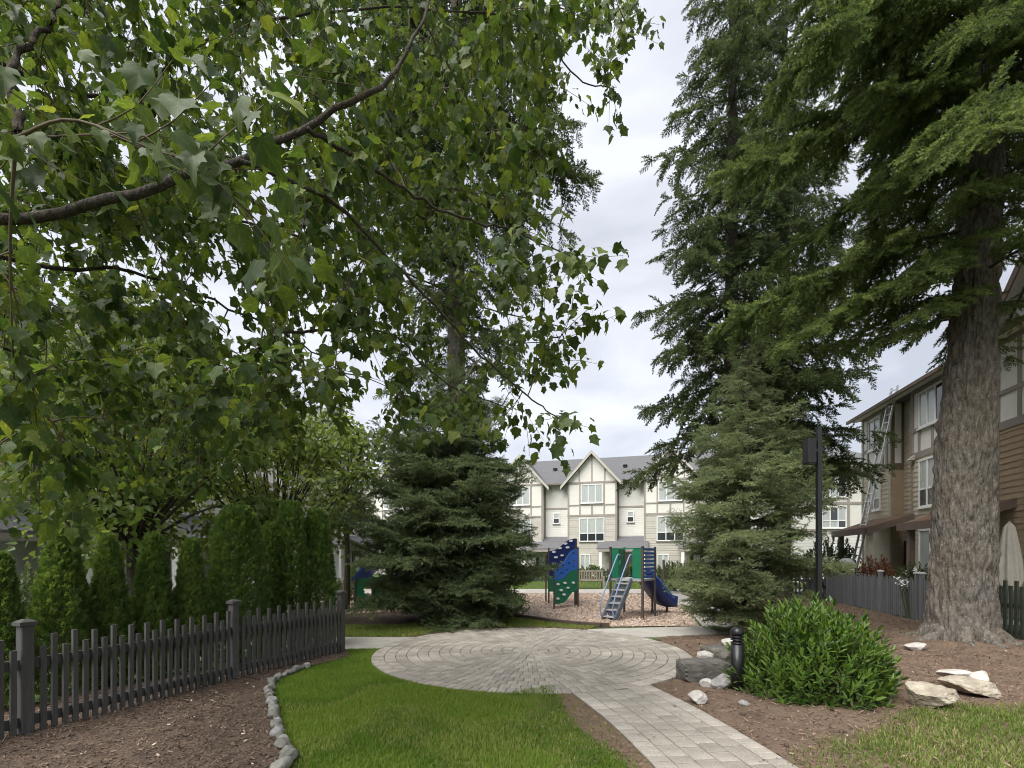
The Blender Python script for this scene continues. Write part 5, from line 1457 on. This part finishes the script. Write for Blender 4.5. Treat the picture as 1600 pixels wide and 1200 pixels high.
mb.build('stems', M['bush'], fl, Z3)['kind'] = 'stuff'

# ------------------------------------------------------------------ maples
half = [(0.16, -.05), (.36, .02), (.44, .20), (.40, .34), (.58, .58), (.37, .60), (.21, .78), (0, 1.08)]
ml = [(0, 0)] + [(x, y) for x, y in half]
ml_o = [(0, 0)] + half + [(-x, y) for x, y in half[-2::-1]]
def maple_tpl(fold=.13, curl=.35, skew=0.0, wid=1.0):
    V = [(0, .36, .0)]
    for x, y in ml_o: V.append((x * wid + skew * y * y, y, fold * abs(x) - curl * max(0, y - .30) ** 2 - curl * .5 * max(0, abs(x) - .25) + .03 * math.sin(9 * x + 5 * y)))
    n = len(ml_o); T = [(0, 1 + i, 1 + (i + 1) % n) for i in range(n)]
    k = len(V); V += [(-.012, 0, 0), (.012, 0, 0), (0, -.62, .12)]; T.append((k, k + 1, k + 2))
    return np.array(V, float), np.array(T)
MAPLES = [maple_tpl(), maple_tpl(.30, .55, .10, .92), maple_tpl(-.08, .7, -.14, 1.05), maple_tpl(.22, .15, .05, 1.1), maple_tpl(.45, .9, -.05, .85), maple_tpl(.02, .45, .18, .95)]
MAPLE = MAPLES[0]
def leaf_coords(me, tv, n=1):
    at = me.attributes.new('lc', 'FLOAT_VECTOR', 'POINT'); at.data.foreach_set('vector', np.tile(tv, (n, 1)).astype(np.float32).ravel())
def veins(m):
    nt = m.node_tree; N = nt.nodes.new; K = nt.links.new
    rp = [n for n in nt.nodes if n.type == 'VALTORGB'][0]
    at = N('ShaderNodeAttribute'); at.attribute_name = 'lc'; sp = N('ShaderNodeSeparateXYZ'); K(at.outputs['Vector'], sp.inputs[0])
    def ma(op, a, b=None):
        n = N('ShaderNodeMath'); n.operation = op
        for i, v in enumerate((a, b)):
            if v is None: continue
            if isinstance(v, (int, float)): n.inputs[i].default_value = v
            else: K(v, n.inputs[i])
        return n.outputs[0]
    ax_ = ma('ABSOLUTE', sp.outputs['X'])
    d1 = ax_
    d2 = ma('ABSOLUTE', ma('SUBTRACT', ma('SUBTRACT', sp.outputs['Y'], .06), ma('MULTIPLY', ax_, .92)))
    d3 = ma('ABSOLUTE', ma('SUBTRACT', ma('SUBTRACT', sp.outputs['Y'], .03), ma('MULTIPLY', ax_, .22)))
    d4 = ma('ABSOLUTE', ma('SUBTRACT', ma('SUBTRACT', sp.outputs['Y'], .45), ma('MULTIPLY', ax_, 1.3)))
    dm = ma('MINIMUM', ma('MINIMUM', d1, d2), ma('MINIMUM', d3, d4))
    mr = N('ShaderNodeMapRange'); mr.inputs['From Min'].default_value = .004; mr.inputs['From Max'].default_value = .022; mr.inputs['To Min'].default_value = 1.55; mr.inputs['To Max'].default_value = 1.0
    K(dm, mr.inputs['Value'])
    no = N('ShaderNodeTexNoise'); no.inputs['Scale'].default_value = 4; no.inputs['Detail'].default_value = 4; K(at.outputs['Vector'], no.inputs['Vector'])
    m2 = N('ShaderNodeMapRange'); m2.inputs['From Min'].default_value = .3; m2.inputs['From Max'].default_value = .7; m2.inputs['To Min'].default_value = .72; m2.inputs['To Max'].default_value = 1.2; K(no.outputs['Fac'], m2.inputs['Value'])
    hs = N('ShaderNodeHueSaturation'); K(ma('MULTIPLY', mr.outputs['Result'], m2.outputs['Result']), hs.inputs['Value'])
    outs = [l.to_socket for l in rp.outputs['Color'].links]
    K(rp.outputs['Color'], hs.inputs['Color'])
    for o_ in outs: K(hs.outputs['Color'], o_)
veins(M['maple'])
small_o = [(0, 0), (.42, .15), (.26, .55), (0, 1.0), (-.26, .55), (-.42, .15)]
SM_V = np.array([(x, y, .18 * abs(x)) for x, y in small_o] + [(0, .4, -.02)]); SM_T = np.array([(6, i, (i + 1) % 6) for i in range(6)])

def broadleaf(name, label, base, zc, rad, n_clump, per, leaf, mt, seed, trunk_r=.11, lean=(0, 0)):
    rg = np.random.default_rng(seed)
    root = empty(name, (base[0], base[1], 0), label, 'tree')
    c0_ = np.array([lean[0], lean[1], zc])
    wood = MB(); pos = []; dr = []; sc = []
    fork = np.array([lean[0] * .3, lean[1] * .3, max(1.2, zc - rad[2] * .9)])
    mb = MB(); mb.tube(smooth_curve([(0, 0, -.05), (.03, 0, fork[2] * .5), tuple(fork)], 10), np.linspace(trunk_r * 1.3, trunk_r * .75, 10), 12); mb.build('trunk', M['bark_maple'], root, Z3, smooth=True)
    for k in range(n_clump):
        v = norm(rg.normal(size=3)) * rg.random() ** .36
        q = c0_ + v * rad
        midp = fork + (q - fork) * .5 + np.array([0, 0, .15 * rad[2] * rg.random()]) + rg.normal(0, .12, 3)
        br_ = smooth_curve([fork, midp, q], 8)
        wood.tube(br_, np.linspace(trunk_r * .32, .006, 8), 5, caps=False)
        m = int(per * rg.uniform(.6, 1.4)); cr_ = rg.uniform(.35, .7)
        w = norm(rg.normal(size=(m, 3))) * (rg.random((m, 1)) ** .45) * cr_ * np.array([1.15, 1.15, .75])
        pos.append(q + w); out = norm(w + np.array([0, 0, .001]))
        dr.append(out * .6 + np.array([0, 0, -.55]) + rg.normal(0, .4, (m, 3))); sc.append(rg.uniform(.7, 1.25, m) * leaf)
    pos = np.vstack(pos); dr = np.vstack(dr); sc = np.concatenate(sc); m = len(pos)
    zz = np.array([0, 0, 1.0]) + rg.normal(0, .6, (m, 3))
    rv = np.clip(.1 + .55 * rg.random(m) + .5 * (fbm(pos * .8 + seed, 2, 5) - .5), 0, .99)
    o = link('crown', scatter_mesh('crown', SM_V, SM_T, pos, dr, zz, sc, mt, rv), root); o['kind'] = 'stuff'
    o = wood.build('limbs', M['bark_maple'], root, Z3, smooth=True); o['kind'] = 'stuff'
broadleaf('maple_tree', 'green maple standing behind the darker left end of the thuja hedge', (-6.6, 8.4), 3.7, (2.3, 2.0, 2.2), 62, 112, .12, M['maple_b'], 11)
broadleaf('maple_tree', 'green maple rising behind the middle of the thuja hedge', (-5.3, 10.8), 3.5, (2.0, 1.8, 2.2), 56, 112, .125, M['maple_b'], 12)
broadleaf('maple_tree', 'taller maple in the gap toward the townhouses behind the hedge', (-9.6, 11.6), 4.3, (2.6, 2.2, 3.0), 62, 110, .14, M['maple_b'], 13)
broadleaf('privet_tree', 'pale leaved small tree between the thuja hedge and the broad spruce', (-4.9, 14.3), 4.3, (1.6, 1.4, 1.7), 46, 120, .12, M['privet'], 14, trunk_r=.08)

# the near maple whose boughs hang over the view; its trunk stands left of the frame
rg = np.random.default_rng(17)
mt0 = np.array([-3.3, 1.5, 0.0])
mp = empty('maple_tree', mt0, 'near maple with lobed leaves whose boughs hang across the upper picture', 'tree')
mb = MB(); mb.tube(smooth_curve([(-3.3, 1.5, -.05), (-3.28, 1.52, 1.2), (-3.2, 1.6, 2.4), (-3.1, 1.7, 4.2), (-2.9, 1.8, 6.5)], 20), np.linspace(.17, .06, 20), 16); mb.build('trunk', M['bark_maple'], mp, smooth=True)
limbs = [
    [(-3.2, 1.6, 2.6), P(0, 345, 2.35), P(200, 300, 2.35), P(370, 250, 2.4), P(480, 200, 2.5), P(590, 145, 2.6), P(640, 80, 2.75), P(672, 0, 2.9), P(700, -120, 3.1)],
    [(-3.1, 1.7, 3.6), P(12, 210, 2.2), P(32, 80, 2.3), P(80, 0, 2.4), P(140, -120, 2.5)],
    [P(480, 200, 2.5), P(560, 250, 2.75), P(640, 305, 3.0), P(720, 345, 3.2), P(790, 362, 3.35), P(880, 395, 3.5)],
    [P(370, 250, 2.4), P(470, 290, 2.6), P(555, 350, 2.8), P(640, 450, 3.0), P(720, 540, 3.2), P(780, 595, 3.35), P(830, 630, 3.5), P(868, 650, 3.55)],
    [(-3.2, 1.65, 3.0), P(60, 420, 3.0), P(230, 450, 3.4), P(420, 520, 3.7), P(560, 600, 3.9)],
    [(-3.1, 1.7, 4.0), P(150, 150, 3.4), P(360, 60, 3.8), P(560, 20, 4.2), P(760, 20, 4.5), P(950, 40, 4.7)],
    [(-3.15, 1.7, 3.4), P(100, 260, 3.6), P(330, 330, 4.2), P(560, 400, 4.6), P(760, 480, 4.9), P(890, 515, 5.0)],
    [(-3.2, 1.7, 2.4), P(40, 560, 3.2), P(180, 700, 3.6)],
    [(-3.1, 1.7, 4.4), P(250, -100, 3.0), P(520, -160, 3.6), P(800, -60, 4.2), P(890, 110, 4.6), P(960, 140, 4.7)],
    [P(420, 520, 3.7), P(600, 520, 4.0), P(720, 600, 4.2), P(800, 640, 4.3)],
    [(-2.95, 1.8, 5.6), P(300, -300, 2.6), P(600, -420, 3.4)],
]
nodes = []
for i, l in enumerate(limbs):
    c = smooth_curve(np.array([np.asarray(p, float) for p in l]), 36)
    c[1:-1] += rg.normal(0, .006, (34, 3)) + np.cumsum(rg.normal(0, .008, (34, 3)), 0) * np.sin(np.linspace(0, math.pi, 34))[:, None]
    r0 = .028 if i in (0, 1) else (.016 if i in (4, 5, 6, 8, 10) else .012)
    mb = MB(); mb.tube(c, np.linspace(r0, .0045, 36), 8); mb.build('limb', M['bark_maple'], mp, smooth=True)
    nodes += list(c[4:])
nodes = np.array(nodes)
fol = [(-60, -400), (960, -400), (980, 20), (950, 90), (930, 150), (850, 215), (800, 300), (810, 350), (885, 392), (870, 440), (800, 455), (800, 500), (885, 520), (850, 560), (760, 580), (850, 635), (870, 665), (800, 660), (740, 630), (660, 650), (560, 640), (470, 660), (330, 700), (150, 760), (-60, 800)]
tg = []
while len(tg) < 480:
    q = np.array([rg.uniform(-60, 1030), rg.uniform(-400, 790)])
    if not inpoly(q[None], fol)[0]: continue
    if q[1] < -60 and rg.random() < .88: continue  # unseen boughs above the view thinned so more light reaches lawn and hedge
    dmin = 2.5 if q[0] < 560 else 3.0
    d = rg.uniform(dmin, 6.0)
    tg.append(P(q[0], q[1], d))
tg += [P(245, 235, 1.3), P(345, 285, 1.35), P(25, 215, 1.5), P(60, 640, 1.9), P(100, 700, 2.0), P(20, 560, 1.8), P(850, 440, 3.3), P(890, 395, 3.4), P(865, 560, 3.5), P(872, 660, 3.4), P(895, 505, 3.5), P(955, 140, 4.4), P(980, 40, 4.3), P(970, 20, 4.5), P(850, 630, 3.5), P(800, 640, 3.5), P(860, 395, 3.5)]
tg = np.array(tg)
order = np.argsort(np.min(np.linalg.norm(tg[:, None] - nodes[None], axis=2), 1))
twm = MB(); lp = []; ldr = []; lz = []; lsc = []
for ti in order:
    t = tg[ti]
    dn = np.linalg.norm(nodes - t, axis=1); j = int(np.argmin(dn + .25 * np.maximum(0, nodes[:, 1] - t[1])))
    a = nodes[j]
    ln = np.linalg.norm(t - a)
    if ln < .05: continue
    mid_ = a + (t - a) * .5 + np.array([0, 0, .10 * ln]) + rg.normal(0, .05 * ln, 3)
    c = smooth_curve([a, mid_, t], 10)
    twm.tube(c, np.linspace(.004 + .003 * min(ln, 1.5), .0022, 10), 5, caps=False)
    nodes = np.vstack([nodes, c[3:]])
    d_end = norm(c[-1] - c[-3])
    runs = [(c[int(10 * f)], norm(d_end + rg.normal(0, .6, 3)), rg.uniform(.22, .5)) for f in rg.uniform(.35, .95, 4)] + [(c[-3], d_end, .30)]
    for st_, dd, rl in runs:
        e_ = st_ + dd * rl + np.array([0, 0, -.10 * rl])
        cc = smooth_curve([st_, (st_ + e_) / 2 + rg.normal(0, .02, 3), e_], 5)
        twm.tube(cc, np.linspace(.0028, .0014, 5), 3, caps=False)
        m = max(3, int(rl / .062))
        for k in range(m):
            f = (k + .6) / m
            p = st_ + (e_ - st_) * f
            s1 = norm(np.cross(dd, norm(rg.normal(size=3))))
            for sg in ((-1, 1) if k < m - 1 else (-1, 1, 0)):
                if rg.random() < .12: continue
                out = norm(s1 * sg + dd * .5 + np.array([0, 0, .15]))
                pl_ = rg.uniform(.03, .06)
                ld_ = norm(out * .55 + np.array([0, 0, -.75]) + rg.normal(0, .33, 3))
                size = (.040 + .058 * rg.random() ** 1.2) * (1.0 if k else .8)
                lp.append(p + out * pl_); ldr.append(ld_); lz.append(out * .8 + np.array([0, 0, .5]) + rg.normal(0, .35, 3)); lsc.append(size)
lp = np.array(lp); ldr = np.array(ldr); lz = np.array(lz); lsc = np.array(lsc)
ok = (lp[:, 1] > .95) | (lp[:, 2] > 4.5)
lp, ldr, lz, lsc = lp[ok], ldr[ok], lz[ok], lsc[ok]
print('maple leaves', len(lp))
u_ = 800 + lp[:, 0] / lp[:, 1] * F; v_ = HZ - (lp[:, 2] - CH) / lp[:, 1] * F
big = np.where((u_ > 0) & (u_ < 1600) & (v_ > 0) & (v_ < 1200) & (lp[:, 1] > .9), lsc / lp[:, 1], 0)
sel = np.argsort(-big)[:300]; rest = np.ones(len(lp), bool); rest[sel] = False
leaf_me = []
for k in range(6):
    me = mesh_arrays('leaf', MAPLES[k][0], MAPLES[k][1], M['maple'], np.full(len(MAPLE[0]), (k + .5) / 9), smooth=True)
    leaf_coords(me, MAPLES[k][0]); leaf_me.append(me)
for i, k in enumerate(sel):
    y_ = norm(ldr[k]); x_ = norm(np.cross(y_, lz[k])); z_ = np.cross(x_, y_)
    m4 = Matrix([[x_[0], y_[0], z_[0]], [x_[1], y_[1], z_[1]], [x_[2], y_[2], z_[2]]]).to_4x4()
    o = link('leaf', leaf_me[i % 6], mp)
    o.matrix_local = Matrix.Translation(Vector(lp[k] - mt0)) @ m4 @ Matrix.Scale(lsc[k], 4)
rv = np.clip(.05 + .6 * rg.random(rest.sum()) + .6 * (fbm(lp[rest] * 1.1, 2, 15) - .5), 0, .99)
rv = np.where(rg.random(len(rv)) < .04, .97, rv)
lp, ldr, lz, lsc = lp[rest] - mt0, ldr[rest], lz[rest], lsc[rest]
pk_ = rg.integers(0, 6, len(lp))
for k in range(6):
    m_ = pk_ == k
    me = scatter_mesh('foliage', MAPLES[k][0], MAPLES[k][1], lp[m_], ldr[m_], lz[m_], lsc[m_], M['maple'], rv[m_], smooth=True)
    leaf_coords(me, MAPLES[k][0], int(m_.sum()))
    o = link('foliage', me, mp); o['kind'] = 'stuff'
o = twm.build('twigs', M['twig'], mp, smooth=True); o['kind'] = 'stuff'

tris = sum(len(o.data.polygons) * (2 if o.data.polygons and len(o.data.polygons[0].vertices) == 4 else 1) for o in COL.objects if o.type == 'MESH')
print('objects', len(COL.objects), 'approx tris', tris)
